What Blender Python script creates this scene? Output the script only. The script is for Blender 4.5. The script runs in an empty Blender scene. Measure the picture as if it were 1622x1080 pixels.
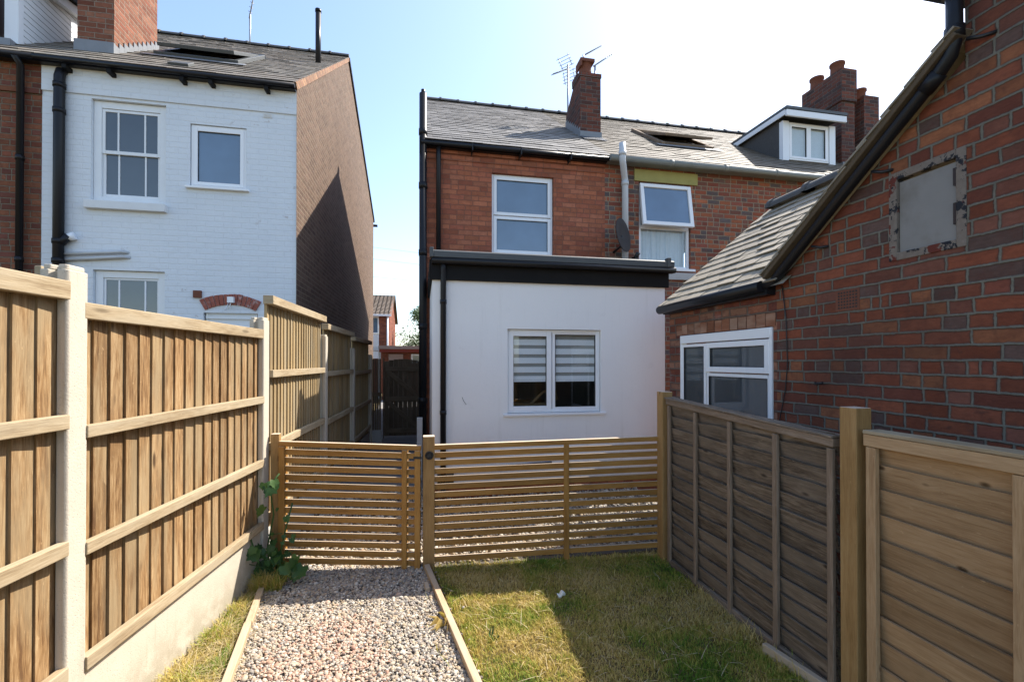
import bpy, bmesh, math, random
import numpy as np
from mathutils import Vector, Matrix
random.seed(7); rng = np.random.default_rng(7)
R = math.radians
S = bpy.context.scene
COL = S.collection

# ------------------------------------------------------------------ camera, light, exposure
cam = bpy.data.cameras.new('camera'); camo = bpy.data.objects.new('camera', cam); COL.objects.link(camo)
camo.location = (0, 0, 1.62); camo.rotation_euler = (R(90.4), 0, R(-11.3))
cam.sensor_width = 36; cam.lens = 16.0; cam.shift_y = 0.01726; cam.clip_start = 0.02; cam.clip_end = 2000
S.camera = camo
SUN = Vector((0.78, 0.40, 1.0)).normalized()
EL = math.asin(SUN.z); AZ = math.atan2(SUN.x, SUN.y)
W = bpy.data.worlds.new('World'); S.world = W; W.use_nodes = True
wn = W.node_tree.nodes; wl = W.node_tree.links
bg = wn['Background']; sky = wn.new('ShaderNodeTexSky'); sky.sky_type = 'NISHITA'; sky.sun_disc = False
sky.sun_elevation = EL; sky.sun_rotation = AZ; sky.air_density = 1.0; sky.dust_density = 1.0; sky.ozone_density = 1.0
wl.new(sky.outputs[0], bg.inputs[0]); bg.inputs[1].default_value = 0.15
sl = bpy.data.lights.new('sun', 'SUN'); sl.energy = 4.6; sl.angle = R(0.5); sl.color = (1, 0.93, 0.83)
so = bpy.data.objects.new('sun', sl); COL.objects.link(so); so.rotation_euler = SUN.to_track_quat('Z', 'Y').to_euler()
S.view_settings.view_transform = 'Standard'; S.view_settings.look = 'None'; S.view_settings.gamma = 1
S.view_settings.exposure = 1.2

# ------------------------------------------------------------------ node helpers
class NT:
    def __init__(s, name):
        s.m = bpy.data.materials.new(name); s.m.use_nodes = True
        s.t = s.m.node_tree; s.n = s.t.nodes; s.l = s.t.links
        s.b = s.n['Principled BSDF']; s.out = s.n['Material Output']
    def set(s, inp, v):
        if isinstance(v, bpy.types.NodeSocket): s.l.new(v, inp)
        else: inp.default_value = v
    def math(s, op, a, b=0.0, c=0.0, clamp=False):
        n = s.n.new('ShaderNodeMath'); n.operation = op; n.use_clamp = clamp
        for i, v in enumerate((a, b, c)): s.set(n.inputs[i], v)
        return n.outputs[0]
    def xyz(s, x, y, z=0.0):
        n = s.n.new('ShaderNodeCombineXYZ')
        for i, v in enumerate((x, y, z)): s.set(n.inputs[i], v)
        return n.outputs[0]
    def sep(s, v):
        n = s.n.new('ShaderNodeSeparateXYZ'); s.l.new(v, n.inputs[0]); return n.outputs
    def uv(s): return s.n.new('ShaderNodeTexCoord').outputs['UV']
    def pos(s): return s.n.new('ShaderNodeNewGeometry').outputs['Position']
    def island(s): return s.n.new('ShaderNodeNewGeometry').outputs['Random Per Island']
    def noise(s, v, scale=1.0, detail=3.0, rough=0.55, dist=0.0, col=False):
        n = s.n.new('ShaderNodeTexNoise'); s.l.new(v, n.inputs['Vector'])
        n.inputs['Scale'].default_value = scale; n.inputs['Detail'].default_value = detail
        n.inputs['Roughness'].default_value = rough; n.inputs['Distortion'].default_value = dist
        return n.outputs['Color' if col else 'Fac']
    def white(s, v):
        n = s.n.new('ShaderNodeTexWhiteNoise'); n.noise_dimensions = '3D'; s.l.new(v, n.inputs['Vector']); return n.outputs
    def vor(s, v, scale, feat='F1', rnd=1.0):
        n = s.n.new('ShaderNodeTexVoronoi'); n.feature = feat; s.l.new(v, n.inputs['Vector'])
        n.inputs['Scale'].default_value = scale; n.inputs['Randomness'].default_value = rnd; return n.outputs
    def ramp(s, f, stops, interp='LINEAR'):
        n = s.n.new('ShaderNodeValToRGB'); n.color_ramp.interpolation = interp; e = n.color_ramp.elements
        while len(e) < len(stops): e.new(0.5)
        for el, (p, c) in zip(e, stops): el.position = p; el.color = (*c, 1) if len(c) == 3 else c
        s.set(n.inputs[0], f); return n.outputs[0]
    def mix(s, f, a, b, mode='MIX'):
        n = s.n.new('ShaderNodeMix'); n.data_type = 'RGBA'; n.blend_type = mode
        s.set(n.inputs[0], f)
        for i, v in ((6, a), (7, b)):
            s.set(n.inputs[i], v if isinstance(v, bpy.types.NodeSocket) else (*v, 1))
        return n.outputs[2]
    def step(s, x, lo, hi):
        n = s.n.new('ShaderNodeMapRange'); n.interpolation_type = 'SMOOTHSTEP'
        s.set(n.inputs[0], x); n.inputs[1].default_value = lo; n.inputs[2].default_value = hi; return n.outputs[0]
    def bump(s, h, strength=0.5, dist=0.01):
        n = s.n.new('ShaderNodeBump'); n.inputs['Strength'].default_value = strength; n.inputs['Distance'].default_value = dist
        s.l.new(h, n.inputs['Height']); s.l.new(n.outputs[0], s.b.inputs['Normal'])
    def base(s, c, rough=0.8, spec=0.3):
        s.set(s.b.inputs['Base Color'], c if isinstance(c, bpy.types.NodeSocket) else (*c, 1))
        s.set(s.b.inputs['Roughness'], rough); s.b.inputs['Specular IOR Level'].default_value = spec
        return s.m

def scale_c(c, k): return tuple(x * k for x in c)

def brick(name, pal, mortar, h=0.076, joint=0.010, hdr=4, contrast=1.0, bump=0.9, stain=0.35, moss=None, efflor=0.0, jit=0.004):
    t = NT(name); uv = t.uv(); u0, v0, _ = t.sep(uv)
    nz = t.sep(t.noise(uv, 9.0, 3, 0.6, col=True)); lo = t.sep(t.noise(uv, 1.3, 1, 0.5, col=True))
    u = t.math('ADD', u0, t.math('MULTIPLY', t.math('SUBTRACT', nz[0], 0.5), jit * 2.6))
    v = t.math('ADD', v0, t.math('MULTIPLY', t.math('SUBTRACT', nz[1], 0.5), jit * 2.2))
    v = t.math('ADD', v, t.math('MULTIPLY', t.math('SUBTRACT', lo[1], 0.5), 0.02))
    vr = t.math('DIVIDE', v, h); row = t.math('FLOOR', vr); fv = t.math('FRACT', vr)
    par = t.math('FLOORED_MODULO', row, 2.0)
    if hdr: ish = t.math('LESS_THAN', t.math('FLOORED_MODULO', row, float(hdr)), 0.5)
    else: ish = 0.0
    w = t.math('SUBTRACT', 0.225, t.math('MULTIPLY', ish, 0.1125)) if hdr else 0.225
    rr = t.white(t.xyz(row, 3.7, 1.0))[0]
    uu = t.math('ADD', t.math('DIVIDE', u, w), t.math('ADD', t.math('MULTIPLY', par, 0.5), t.math('MULTIPLY', rr, 0.16)))
    # some stretchers are really a pair of headers
    c0 = t.math('FLOOR', uu); split = t.math('LESS_THAN', t.white(t.xyz(c0, row, 9.0))[0], 0.16)
    mul = t.math('ADD', 1.0, split); fu0 = t.math('FRACT', uu)
    u2 = t.math('MULTIPLY', fu0, mul); sub = t.math('FLOOR', u2); fu = t.math('FRACT', u2)
    wid = t.math('DIVIDE', w, mul)
    rv = t.white(t.xyz(c0, row, sub)); rnd = rv[0]; rcol = t.sep(rv[1])
    du = t.math('MULTIPLY', t.math('MINIMUM', fu, t.math('SUBTRACT', 1.0, fu)), wid)
    dv = t.math('MULTIPLY', t.math('MINIMUM', fv, t.math('SUBTRACT', 1.0, fv)), h)
    d = t.math('MINIMUM', du, dv)
    d = t.math('ADD', d, t.math('MULTIPLY', t.math('SUBTRACT', t.noise(uv, 45.0, 4, 0.65), 0.5), 0.011))
    mask = t.step(d, joint / 2 - 0.003, joint / 2 + 0.003)
    n = len(pal); col = t.ramp(rnd, [((i + 0.0) / n, c) for i, c in enumerate(pal)], 'CONSTANT')
    var = t.math('ADD', 0.78, t.math('MULTIPLY', rcol[1], 0.44))
    fine = t.noise(t.xyz(t.math('MULTIPLY', u, 1.0), t.math('MULTIPLY', v, 2.4), rnd), 26.0, 5, 0.65)
    fv2 = t.math('ADD', 0.62, t.math('MULTIPLY', fine, 0.76))
    k = t.math('MULTIPLY', var, fv2)
    col = t.mix(1.0, col, t.xyz(k, k, k), 'MULTIPLY')
    blot = t.step(t.noise(t.xyz(u, v, t.math('MULTIPLY', rnd, 40.0)), 17.0, 3, 0.6), 0.58, 0.75)
    col = t.mix(t.math('MULTIPLY', blot, 0.5), col, scale_c(pal[-1], 0.55))
    edge = t.math('SUBTRACT', 1.0, t.step(d, joint / 2, joint / 2 + 0.012))
    col = t.mix(t.math('MULTIPLY', edge, 0.38), col, scale_c(pal[-1], 0.6))
    mot = t.step(t.noise(t.xyz(u, v, t.math('MULTIPLY', rnd, 9.0)), 9.0, 4, 0.7), 0.42, 0.68)
    col = t.mix(t.math('MULTIPLY', mot, 0.42), col, scale_c(pal[2], 0.62))
    mt = t.mix(t.noise(uv, 30.0, 3, 0.6), scale_c(mortar, 0.65), scale_c(mortar, 1.25))
    col = t.mix(mask, mt, col)
    big = t.noise(uv, 0.9, 4, 0.6)
    st = t.math('MULTIPLY', t.step(big, 0.45, 0.75), stain)
    col = t.mix(st, col, scale_c(pal[-1], 0.5))
    if moss: col = t.mix(t.math('MULTIPLY', t.step(t.noise(uv, 2.2, 4, 0.7), 0.60, 0.74), 0.5), col, moss)
    if efflor: col = t.mix(t.math('MULTIPLY', t.step(t.noise(uv, 3.1, 5, 0.7), 0.60, 0.8), efflor), col, (0.45, 0.40, 0.36))
    hgt = t.math('ADD', mask, t.math('MULTIPLY', fine, 0.35))
    hgt = t.math('ADD', hgt, t.math('MULTIPLY', rcol[2], 0.25))
    t.bump(hgt, bump, 0.006)
    return t.base(col, 0.9, 0.2)

def wood(name, dark, mid, light, knots=0.7, streak=1.0, rough=0.75, grey=None, bump=0.25, ks=(2.2, 9.0), top=None, kp=0.42):
    t = NT(name); u0, v0, _ = t.sep(t.uv()); r = t.island()
    ou = t.math('ADD', u0, t.math('MULTIPLY', r, 57.0)); ov = t.math('ADD', v0, t.math('MULTIPLY', r, 13.0))
    # knots bend the grain round themselves
    kv = t.xyz(t.math('MULTIPLY', ou, ks[0]), t.math('MULTIPLY', ov, ks[1]), t.math('MULTIPLY', r, 31.0))
    vo = t.vor(kv, 1.0); kd = vo['Distance']; kr = t.sep(vo['Color'])[0]
    has = t.math('LESS_THAN', kr, kp)
    kn = t.math('MULTIPLY', t.math('SUBTRACT', 1.0, t.step(kd, 0.05, 0.15)), has)
    halo = t.math('MULTIPLY', t.math('SUBTRACT', 1.0, t.step(kd, 0.08, 0.42)), has)
    bend = t.math('MULTIPLY', halo, 0.012)
    ov2 = t.math('ADD', ov, bend)
    s1 = t.noise(t.xyz(t.math('MULTIPLY', ou, 3.2), t.math('MULTIPLY', ov2, 46.0), r), 1.0, 5, 0.6, 0.6)
    s2 = t.noise(t.xyz(t.math('MULTIPLY', ou, 16.0), t.math('MULTIPLY', ov2, 230.0), r), 1.0, 4, 0.6)
    s3 = t.noise(t.xyz(t.math('MULTIPLY', ou, 2.2), t.math('MULTIPLY', ov2, 5.0), r), 1.0, 3, 0.6)
    f = t.math('ADD', t.math('MULTIPLY', s1, 0.52), t.math('MULTIPLY', s2, 0.48))
    f = t.math('ADD', 0.5, t.math('MULTIPLY', t.math('SUBTRACT', f, 0.5), 1.5 * streak))
    f = t.math('ADD', f, t.math('MULTIPLY', t.math('SUBTRACT', s3, 0.5), 0.7))
    col = t.ramp(f, [(0.18, dark), (0.5, mid), (0.85, light)])
    if grey: col = t.mix(t.math('MULTIPLY', t.step(t.noise(t.xyz(t.math('MULTIPLY', ou, 1.4), t.math('MULTIPLY', ov, 6.0), r), 1.0, 4, 0.6), 0.42, 0.66), 0.75), col, grey)
    k = t.math('ADD', 0.80, t.math('MULTIPLY', t.white(t.xyz(r, 0.3, 0.7))[0], 0.38))
    col = t.mix(1.0, col, t.xyz(k, k, k), 'MULTIPLY')
    col = t.mix(t.math('MULTIPLY', halo, 0.35 * knots), col, scale_c(light, 1.1))
    col = t.mix(t.math('MULTIPLY', kn, knots), col, scale_c(dark, 0.45))
    if top:   # sunlit brightness of top edges painted into upward faces, with some bleaching
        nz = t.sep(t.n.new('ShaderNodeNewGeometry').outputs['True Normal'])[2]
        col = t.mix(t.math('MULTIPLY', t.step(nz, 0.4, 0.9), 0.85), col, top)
    sc = t.step(t.noise(t.xyz(t.math('MULTIPLY', ou, 30.0), t.math('MULTIPLY', ov, 75.0), r), 1.0, 3, 0.6), 0.66, 0.74)
    col = t.mix(t.math('MULTIPLY', sc, 0.35), col, scale_c(light, 1.35))
    h = t.math('ADD', t.math('MULTIPLY', s2, 0.6), t.math('MULTIPLY', s1, 0.6))
    t.bump(h, bump, 0.004)
    return t.base(col, rough, 0.25)

def plain(name, c, rough=0.6, spec=0.4, var=0.12, nscale=6.0, bump=0.0, bscale=200.0, metal=0.0, dirt=None, dirt_amt=0.4):
    t = NT(name); p = t.pos()
    f = t.noise(p, nscale, 4, 0.6)
    col = t.mix(f, scale_c(c, 1 - var), scale_c(c, 1 + var))
    if dirt: col = t.mix(t.math('MULTIPLY', t.step(t.noise(p, nscale * 0.6, 5, 0.65), 0.52, 0.75), dirt_amt), col, dirt)
    if bump: t.bump(t.noise(p, bscale, 3, 0.6), bump, 0.003)
    t.b.inputs['Metallic'].default_value = metal
    return t.base(col, rough, spec)

def glass_dark(name, tint, refl=0.28, rough=0.01):
    t = NT(name); t.base(t.mix(t.noise(t.pos(), 2.5, 2), scale_c(tint, 0.7), scale_c(tint, 1.3)), 0.5, 0.2)
    g = t.n.new('ShaderNodeBsdfGlossy'); g.inputs['Roughness'].default_value = rough
    fr = t.n.new('ShaderNodeFresnel'); fr.inputs[0].default_value = 1.5
    bp = t.n.new('ShaderNodeBump'); bp.inputs['Strength'].default_value = 0.04; bp.inputs['Distance'].default_value = 0.02
    t.l.new(t.noise(t.pos(), 1.6, 1), bp.inputs['Height']); t.l.new(bp.outputs[0], g.inputs['Normal'])
    mx = t.n.new('ShaderNodeMixShader'); t.l.new(t.math('ADD', fr.outputs[0], refl, clamp=True), mx.inputs[0])
    t.l.new(t.b.outputs[0], mx.inputs[1]); t.l.new(g.outputs[0], mx.inputs[2]); t.l.new(mx.outputs[0], t.out.inputs[0])
    return t.m

def glass_clear(name, refl=0.10):
    t = NT(name); tr = t.n.new('ShaderNodeBsdfTransparent'); tr.inputs[0].default_value = (0.93, 0.95, 0.95, 1)
    g = t.n.new('ShaderNodeBsdfGlossy'); g.inputs['Roughness'].default_value = 0.005
    fr = t.n.new('ShaderNodeFresnel'); fr.inputs[0].default_value = 1.5
    mx = t.n.new('ShaderNodeMixShader'); bf = t.n.new('ShaderNodeNewGeometry').outputs['Backfacing']
    t.l.new(t.math('MULTIPLY', t.math('ADD', fr.outputs[0], refl), t.math('SUBTRACT', 1.0, bf), clamp=True), mx.inputs[0])
    t.l.new(tr.outputs[0], mx.inputs[1]); t.l.new(g.outputs[0], mx.inputs[2]); t.l.new(mx.outputs[0], t.out.inputs[0])
    return t.m

def slate(name, cols, moss=(0.10, 0.09, 0.04), mossamt=0.5, lichen=0.4):
    t = NT(name); r = t.island(); p = t.pos()
    n = len(cols); col = t.ramp(r, [((i + 0.5) / n, c) for i, c in enumerate(cols)])
    f = t.math('ADD', 0.6, t.math('MULTIPLY', t.noise(p, 30.0, 5, 0.65), 0.8))
    col = t.mix(1.0, col, t.xyz(f, f, f), 'MULTIPLY')
    col = t.mix(t.math('MULTIPLY', t.step(t.noise(p, 7.0, 5, 0.7), 0.55, 0.72), lichen), col, (0.34, 0.31, 0.25))
    col = t.mix(t.math('MULTIPLY', t.step(t.noise(p, 2.6, 5, 0.75), 0.56, 0.7), mossamt), col, moss)
    t.bump(t.noise(p, 60.0, 4, 0.6), 0.35, 0.006)
    return t.base(col, 0.72, 0.35)

M = {}
M['brick_main'] = brick('brick_main', [(0.345, 0.118, 0.062), (0.36, 0.128, 0.068), (0.325, 0.108, 0.060), (0.35, 0.130, 0.074), (0.30, 0.098, 0.058)], (0.20, 0.098, 0.068), joint=0.008, hdr=0, bump=0.5, stain=0.25)
M['brick_next'] = brick('brick_next', [(0.281, 0.083, 0.045), (0.225, 0.070, 0.047), (0.326, 0.109, 0.054), (0.180, 0.077, 0.056), (0.112, 0.092, 0.088)], (0.304, 0.242, 0.168), joint=0.012, hdr=4, stain=0.2)
M['brick_right'] = brick('brick_right', [(0.189, 0.056, 0.029), (0.220, 0.069, 0.036), (0.157, 0.051, 0.033), (0.246, 0.095, 0.046), (0.195, 0.064, 0.036), (0.170, 0.067, 0.045), (0.103, 0.064, 0.053)], (0.170, 0.160, 0.129), h=0.0775, joint=0.012, hdr=5, bump=1.0, stain=0.45, jit=0.007)
M['brick_wing'] = brick('brick_wing', [(0.196, 0.060, 0.034), (0.241, 0.094, 0.053), (0.149, 0.048, 0.032), (0.276, 0.138, 0.087), (0.092, 0.046, 0.039)], (0.144, 0.109, 0.086), h=0.0775, joint=0.014, hdr=0, bump=1.0, stain=0.35, efflor=0.3, jit=0.008)
M['brick_left'] = brick('brick_left', [(0.181, 0.063, 0.038), (0.206, 0.079, 0.042), (0.146, 0.055, 0.040), (0.224, 0.089, 0.048)], (0.189, 0.158, 0.115), joint=0.011, hdr=4)
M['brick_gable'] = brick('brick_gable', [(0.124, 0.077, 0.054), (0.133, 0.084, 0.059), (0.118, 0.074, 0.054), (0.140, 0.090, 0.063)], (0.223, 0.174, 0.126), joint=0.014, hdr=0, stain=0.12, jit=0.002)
M['brick_stack'] = brick('brick_stack', [(0.148, 0.052, 0.035), (0.117, 0.045, 0.033), (0.164, 0.058, 0.038), (0.094, 0.045, 0.037), (0.066, 0.045, 0.042)], (0.148, 0.120, 0.101), joint=0.012, hdr=0, stain=0.45)
M['brick_orange'] = brick('brick_orange', [(0.290, 0.153, 0.092), (0.324, 0.180, 0.102), (0.262, 0.135, 0.082)], (0.248, 0.216, 0.173), joint=0.011, hdr=0, stain=0.1)
M['brick_far'] = brick('brick_far', [(0.240, 0.072, 0.040), (0.272, 0.088, 0.048), (0.208, 0.064, 0.040)], (0.224, 0.128, 0.088), joint=0.011, hdr=0, stain=0.1)

def white_brick():
    t = NT('painted_brick'); uv = t.uv(); u, v, _ = t.sep(uv); h = 0.076
    nz = t.sep(t.noise(uv, 8.0, 3, 0.6, col=True))
    u = t.math('ADD', u, t.math('MULTIPLY', nz[0], 0.02)); v = t.math('ADD', v, t.math('MULTIPLY', nz[1], 0.016))
    vr = t.math('DIVIDE', v, h); row = t.math('FLOOR', vr); fv = t.math('FRACT', vr)
    uu = t.math('ADD', t.math('DIVIDE', u, 0.225), t.math('MULTIPLY', t.math('FLOORED_MODULO', row, 2.0), 0.5))
    fu = t.math('FRACT', uu); rnd = t.white(t.xyz(t.math('FLOOR', uu), row, 1.0))[0]
    du = t.math('MULTIPLY', t.math('MINIMUM', fu, t.math('SUBTRACT', 1.0, fu)), 0.225)
    dv = t.math('MULTIPLY', t.math('MINIMUM', fv, t.math('SUBTRACT', 1.0, fv)), h)
    d = t.math('MINIMUM', t.math('MULTIPLY', du, 1.4), dv)
    mask = t.step(d, 0.002, 0.012)
    f = t.noise(uv, 14.0, 5, 0.65)
    col = t.mix(t.noise(uv, 1.1, 4, 0.6), (0.60, 0.64, 0.68), (0.74, 0.77, 0.79))
    col = t.mix(t.math('MULTIPLY', t.math('MULTIPLY', t.math('SUBTRACT', 1.0, mask), t.step(f, 0.35, 0.65)), 0.22), col, (0.46, 0.47, 0.48))
    fl = t.math('MULTIPLY', t.step(t.noise(uv, 5.5, 6, 0.75), 0.61, 0.66), t.step(t.noise(uv, 0.7, 2, 0.5), 0.48, 0.62))
    col = t.mix(t.math('MULTIPLY', fl, 0.55), col, (0.36, 0.30, 0.27))
    t.bump(t.math('ADD', t.math('ADD', t.math('MULTIPLY', mask, 0.7), t.math('MULTIPLY', rnd, 0.5)), t.math('MULTIPLY', f, 2.2)), 0.5, 0.006)
    return t.base(col, 0.6, 0.35)
M['white_brick'] = white_brick()
def stucco():
    t = NT('white_render'); p = t.pos()
    col = t.mix(t.noise(p, 1.3, 5, 0.6), (0.76, 0.757, 0.75), (0.84, 0.835, 0.82))
    z = t.sep(p)[2]
    spl = t.math('MULTIPLY', t.math('SUBTRACT', 1.0, t.step(z, 0.1, 0.55)), t.noise(p, 8.0, 4, 0.7))
    col = t.mix(t.math('MULTIPLY', spl, 0.5), col, (0.42, 0.36, 0.29))
    run = t.noise(t.xyz(t.math('MULTIPLY', t.sep(p)[0], 9.0), 0.0, t.math('MULTIPLY', z, 0.6)), 1.0, 4, 0.6)
    col = t.mix(t.math('MULTIPLY', t.step(run, 0.56, 0.76), 0.22), col, (0.50, 0.49, 0.46))
    sill = t.math('MULTIPLY', t.step(t.noise(t.xyz(t.math('MULTIPLY', t.sep(p)[0], 30.0), 0.0, t.math('MULTIPLY', z, 1.2)), 1.0, 4, 0.65), 0.60, 0.72), 0.10)
    col = t.mix(sill, col, (0.42, 0.40, 0.36))
    col = t.mix(t.math('MULTIPLY', t.step(t.noise(p, 3.2, 6, 0.75), 0.58, 0.74), 0.20), col, (0.56, 0.55, 0.53))
    t.bump(t.math('ADD', t.noise(p, 130.0, 4, 0.7), t.math('MULTIPLY', t.noise(p, 5.0, 3, 0.6), 1.5)), 0.5, 0.004)
    return t.base(col, 0.9, 0.2)
M['render'] = stucco()
M['slate_main'] = slate('slate_main', [(0.152, 0.142, 0.132), (0.191, 0.182, 0.172), (0.132, 0.125, 0.119), (0.224, 0.211, 0.198), (0.172, 0.162, 0.152)], mossamt=0.18)
M['slate_next'] = slate('slate_next', [(0.114, 0.096, 0.074), (0.139, 0.118, 0.090), (0.097, 0.082, 0.064), (0.124, 0.104, 0.078)], mossamt=0.3)
M['slate_left'] = slate('slate_left', [(0.165, 0.145, 0.122), (0.205, 0.182, 0.152), (0.139, 0.129, 0.112), (0.185, 0.158, 0.129)], mossamt=0.4)
M['slate_wing'] = slate('slate_wing', [(0.256, 0.223, 0.169), (0.311, 0.269, 0.204), (0.218, 0.190, 0.147), (0.280, 0.241, 0.181)], mossamt=0.18, lichen=0.3)
M['ridge'] = plain('ridge_tile', (0.085, 0.085, 0.085), 0.8, 0.3, 0.35, 5.0, 0.4, 90, dirt=(0.13, 0.13, 0.07))
M['fence'] = wood('fence_board_wood', (0.108, 0.053, 0.021), (0.242, 0.140, 0.059), (0.391, 0.271, 0.144), 0.9, 1.7, 0.85, grey=(0.280, 0.210, 0.119), bump=0.4, ks=(2.6, 8.0))
M['rail'] = wood('fence_rail_wood', (0.175, 0.121, 0.066), (0.291, 0.223, 0.136), (0.385, 0.315, 0.212), 0.6, 1.2, 0.88, grey=(0.321, 0.269, 0.187), bump=0.4)
M['alleyfence'] = wood('alley_fence_wood', (0.214, 0.145, 0.066), (0.300, 0.214, 0.107), (0.371, 0.283, 0.154), 0.4, 0.8, 0.85, grey=(0.257, 0.214, 0.143))
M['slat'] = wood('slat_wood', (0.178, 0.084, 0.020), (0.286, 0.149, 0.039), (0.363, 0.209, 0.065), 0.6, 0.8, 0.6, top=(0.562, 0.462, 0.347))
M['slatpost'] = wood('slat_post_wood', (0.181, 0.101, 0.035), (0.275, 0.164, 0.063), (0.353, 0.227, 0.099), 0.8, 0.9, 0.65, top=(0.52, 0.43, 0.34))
M['grey'] = wood('weathered_board_wood', (0.051, 0.037, 0.026), (0.143, 0.110, 0.079), (0.286, 0.231, 0.174), 0.9, 1.35, 0.92, grey=(0.178, 0.144, 0.110), bump=0.9, ks=(3.5, 9.0))
M['greyframe'] = wood('weathered_frame_wood', (0.115, 0.081, 0.052), (0.190, 0.140, 0.098), (0.287, 0.224, 0.167), 0.5, 1.0, 0.9, bump=0.4)
M['new'] = wood('new_board_wood', (0.237, 0.137, 0.064), (0.365, 0.235, 0.123), (0.463, 0.321, 0.184), 1.0, 0.9, 0.85, ks=(5.5, 10.0), kp=0.62)
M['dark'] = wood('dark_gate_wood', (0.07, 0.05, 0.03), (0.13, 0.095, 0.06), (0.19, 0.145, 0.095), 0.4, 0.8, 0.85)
M['edge'] = wood('edging_wood', (0.270, 0.186, 0.111), (0.381, 0.282, 0.178), (0.475, 0.372, 0.253), 0.5, 0.9, 0.9, grey=(0.349, 0.293, 0.222))
def concmat():
    t = NT('concrete'); p = t.pos(); x, y, z = t.sep(p); c = (0.515, 0.461, 0.372)
    col = t.mix(t.noise(p, 9.0, 4, 0.6), scale_c(c, 0.88), scale_c(c, 1.08))
    run = t.noise(t.xyz(t.math('MULTIPLY', x, 24.0), t.math('MULTIPLY', y, 24.0), t.math('MULTIPLY', z, 1.5)), 1.0, 4, 0.65)
    col = t.mix(t.math('MULTIPLY', t.step(run, 0.54, 0.72), 0.30), col, (0.328, 0.279, 0.207))
    low = t.math('MULTIPLY', t.math('SUBTRACT', 1.0, t.step(z, 0.02, 0.34)), t.step(t.noise(p, 7.0, 5, 0.7), 0.36, 0.62))
    col = t.mix(t.math('MULTIPLY', low, 0.62), col, (0.27, 0.235, 0.165))
    pit = t.math('SUBTRACT', 1.0, t.step(t.vor(p, 75.0)['Distance'], 0.10, 0.20))
    col = t.mix(t.math('MULTIPLY', pit, 0.35), col, scale_c(c, 0.5))
    t.bump(t.math('SUBTRACT', t.noise(p, 120.0, 4, 0.65), t.math('MULTIPLY', pit, 0.8)), 0.4, 0.004)
    return t.base(col, 0.9, 0.2)
M['concrete'] = concmat()
M['concrete_old'] = plain('concrete_old', (0.40, 0.385, 0.35), 0.9, 0.2, 0.16, 5.0, 0.4, 120, dirt=(0.20, 0.19, 0.15))
M['upvc'] = plain('white_upvc', (0.80, 0.81, 0.82), 0.3, 0.5, 0.02)
M['whitewood'] = plain('white_painted_wood', (0.74, 0.76, 0.77), 0.5, 0.4, 0.05, 12.0)
M['sill'] = plain('painted_stone_sill', (0.68, 0.69, 0.69), 0.7, 0.3, 0.08, 9, 0.3, 60)
M['stone'] = plain('grey_stone_sill', (0.42, 0.41, 0.39), 0.85, 0.2, 0.15, 9, 0.3, 60)
M['black'] = plain('black_plastic', (0.012, 0.012, 0.014), 0.38, 0.25, 0.2, 3.0)
M['fascia'] = plain('black_fascia', (0.011, 0.0105, 0.0105), 0.6, 0.12, 0.25, 3.0, dirt=(0.04, 0.035, 0.03), dirt_amt=0.3)
M['greypvc'] = plain('grey_pvc', (0.50, 0.52, 0.54), 0.4, 0.4, 0.08, 5.0, dirt=(0.30, 0.29, 0.25), dirt_amt=0.4)
M['gutter'] = plain('grey_green_gutter', (0.203, 0.214, 0.199), 0.6, 0.3, 0.15, 4.0, dirt=(0.120, 0.120, 0.083), dirt_amt=0.5)
M['lead'] = plain('lead_flashing', (0.192, 0.204, 0.220), 0.5, 0.5, 0.2, 8.0, 0.2, 40)
M['felt'] = plain('grey_roof_trim', (0.071, 0.077, 0.077), 0.5, 0.4, 0.15, 5.0, dirt=(0.112, 0.108, 0.094), dirt_amt=0.35)
M['terracotta'] = plain('terracotta', (0.160, 0.062, 0.038), 0.85, 0.25, 0.2, 9.0, dirt=(0.072, 0.036, 0.028), dirt_amt=0.5)
M['lintel'] = plain('mossy_yellow_lintel', (0.33, 0.30, 0.11), 0.9, 0.2, 0.14, 7.0, 0.2, 60, dirt=(0.22, 0.21, 0.07), dirt_amt=0.6)
M['metal'] = plain('galvanised_metal', (0.32, 0.33, 0.35), 0.45, 0.5, 0.1, 20.0, metal=0.7)
M['iron'] = plain('black_iron', (0.012, 0.012, 0.013), 0.5, 0.5, 0.2, 30.0)
M['dish'] = plain('satellite_dish_grey', (0.035, 0.03, 0.03), 0.6, 0.2, 0.15, 8.0)
M['ply'] = plain('grey_plywood', (0.226, 0.217, 0.205), 0.85, 0.2, 0.18, 4.0, 0.3, 60, dirt=(0.139, 0.119, 0.094), dirt_amt=0.6)
def peel():
    t = NT('peeling_paint_wood'); p = t.pos()
    f = t.noise(p, 13.0, 6, 0.7); col = t.mix(t.noise(p, 40, 4), (0.13, 0.105, 0.085), (0.24, 0.20, 0.165))
    col = t.mix(t.step(f, 0.53, 0.56), col, (0.02, 0.021, 0.026)); col = t.mix(t.step(t.noise(p, 9.0, 4), 0.60, 0.63), col, (0.12, 0.03, 0.02))
    t.bump(f, 0.6, 0.01); return t.base(col, 0.8, 0.25)
M['peel'] = peel()
M['pane'] = glass_dark('window_pane_sky', (0.075, 0.13, 0.20), 0.10)
M['pane_dark'] = glass_dark('window_pane_dark', (0.05, 0.062, 0.07), 0.05)
M['pane_clear'] = glass_clear('window_pane_clear', 0.05)
M['net'] = plain('net_curtain', (0.62, 0.66, 0.68), 0.9, 0.1, 0.10, 14.0)
M['interior'] = plain('dark_room', (0.10, 0.09, 0.08), 0.9, 0.1, 0.1)
M['blind'] = plain('blind_white', (0.86, 0.88, 0.92), 0.8, 0.2, 0.03)
M['sheer'] = plain('blind_sheer', (0.34, 0.34, 0.33), 0.9, 0.1, 0.06)
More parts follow.
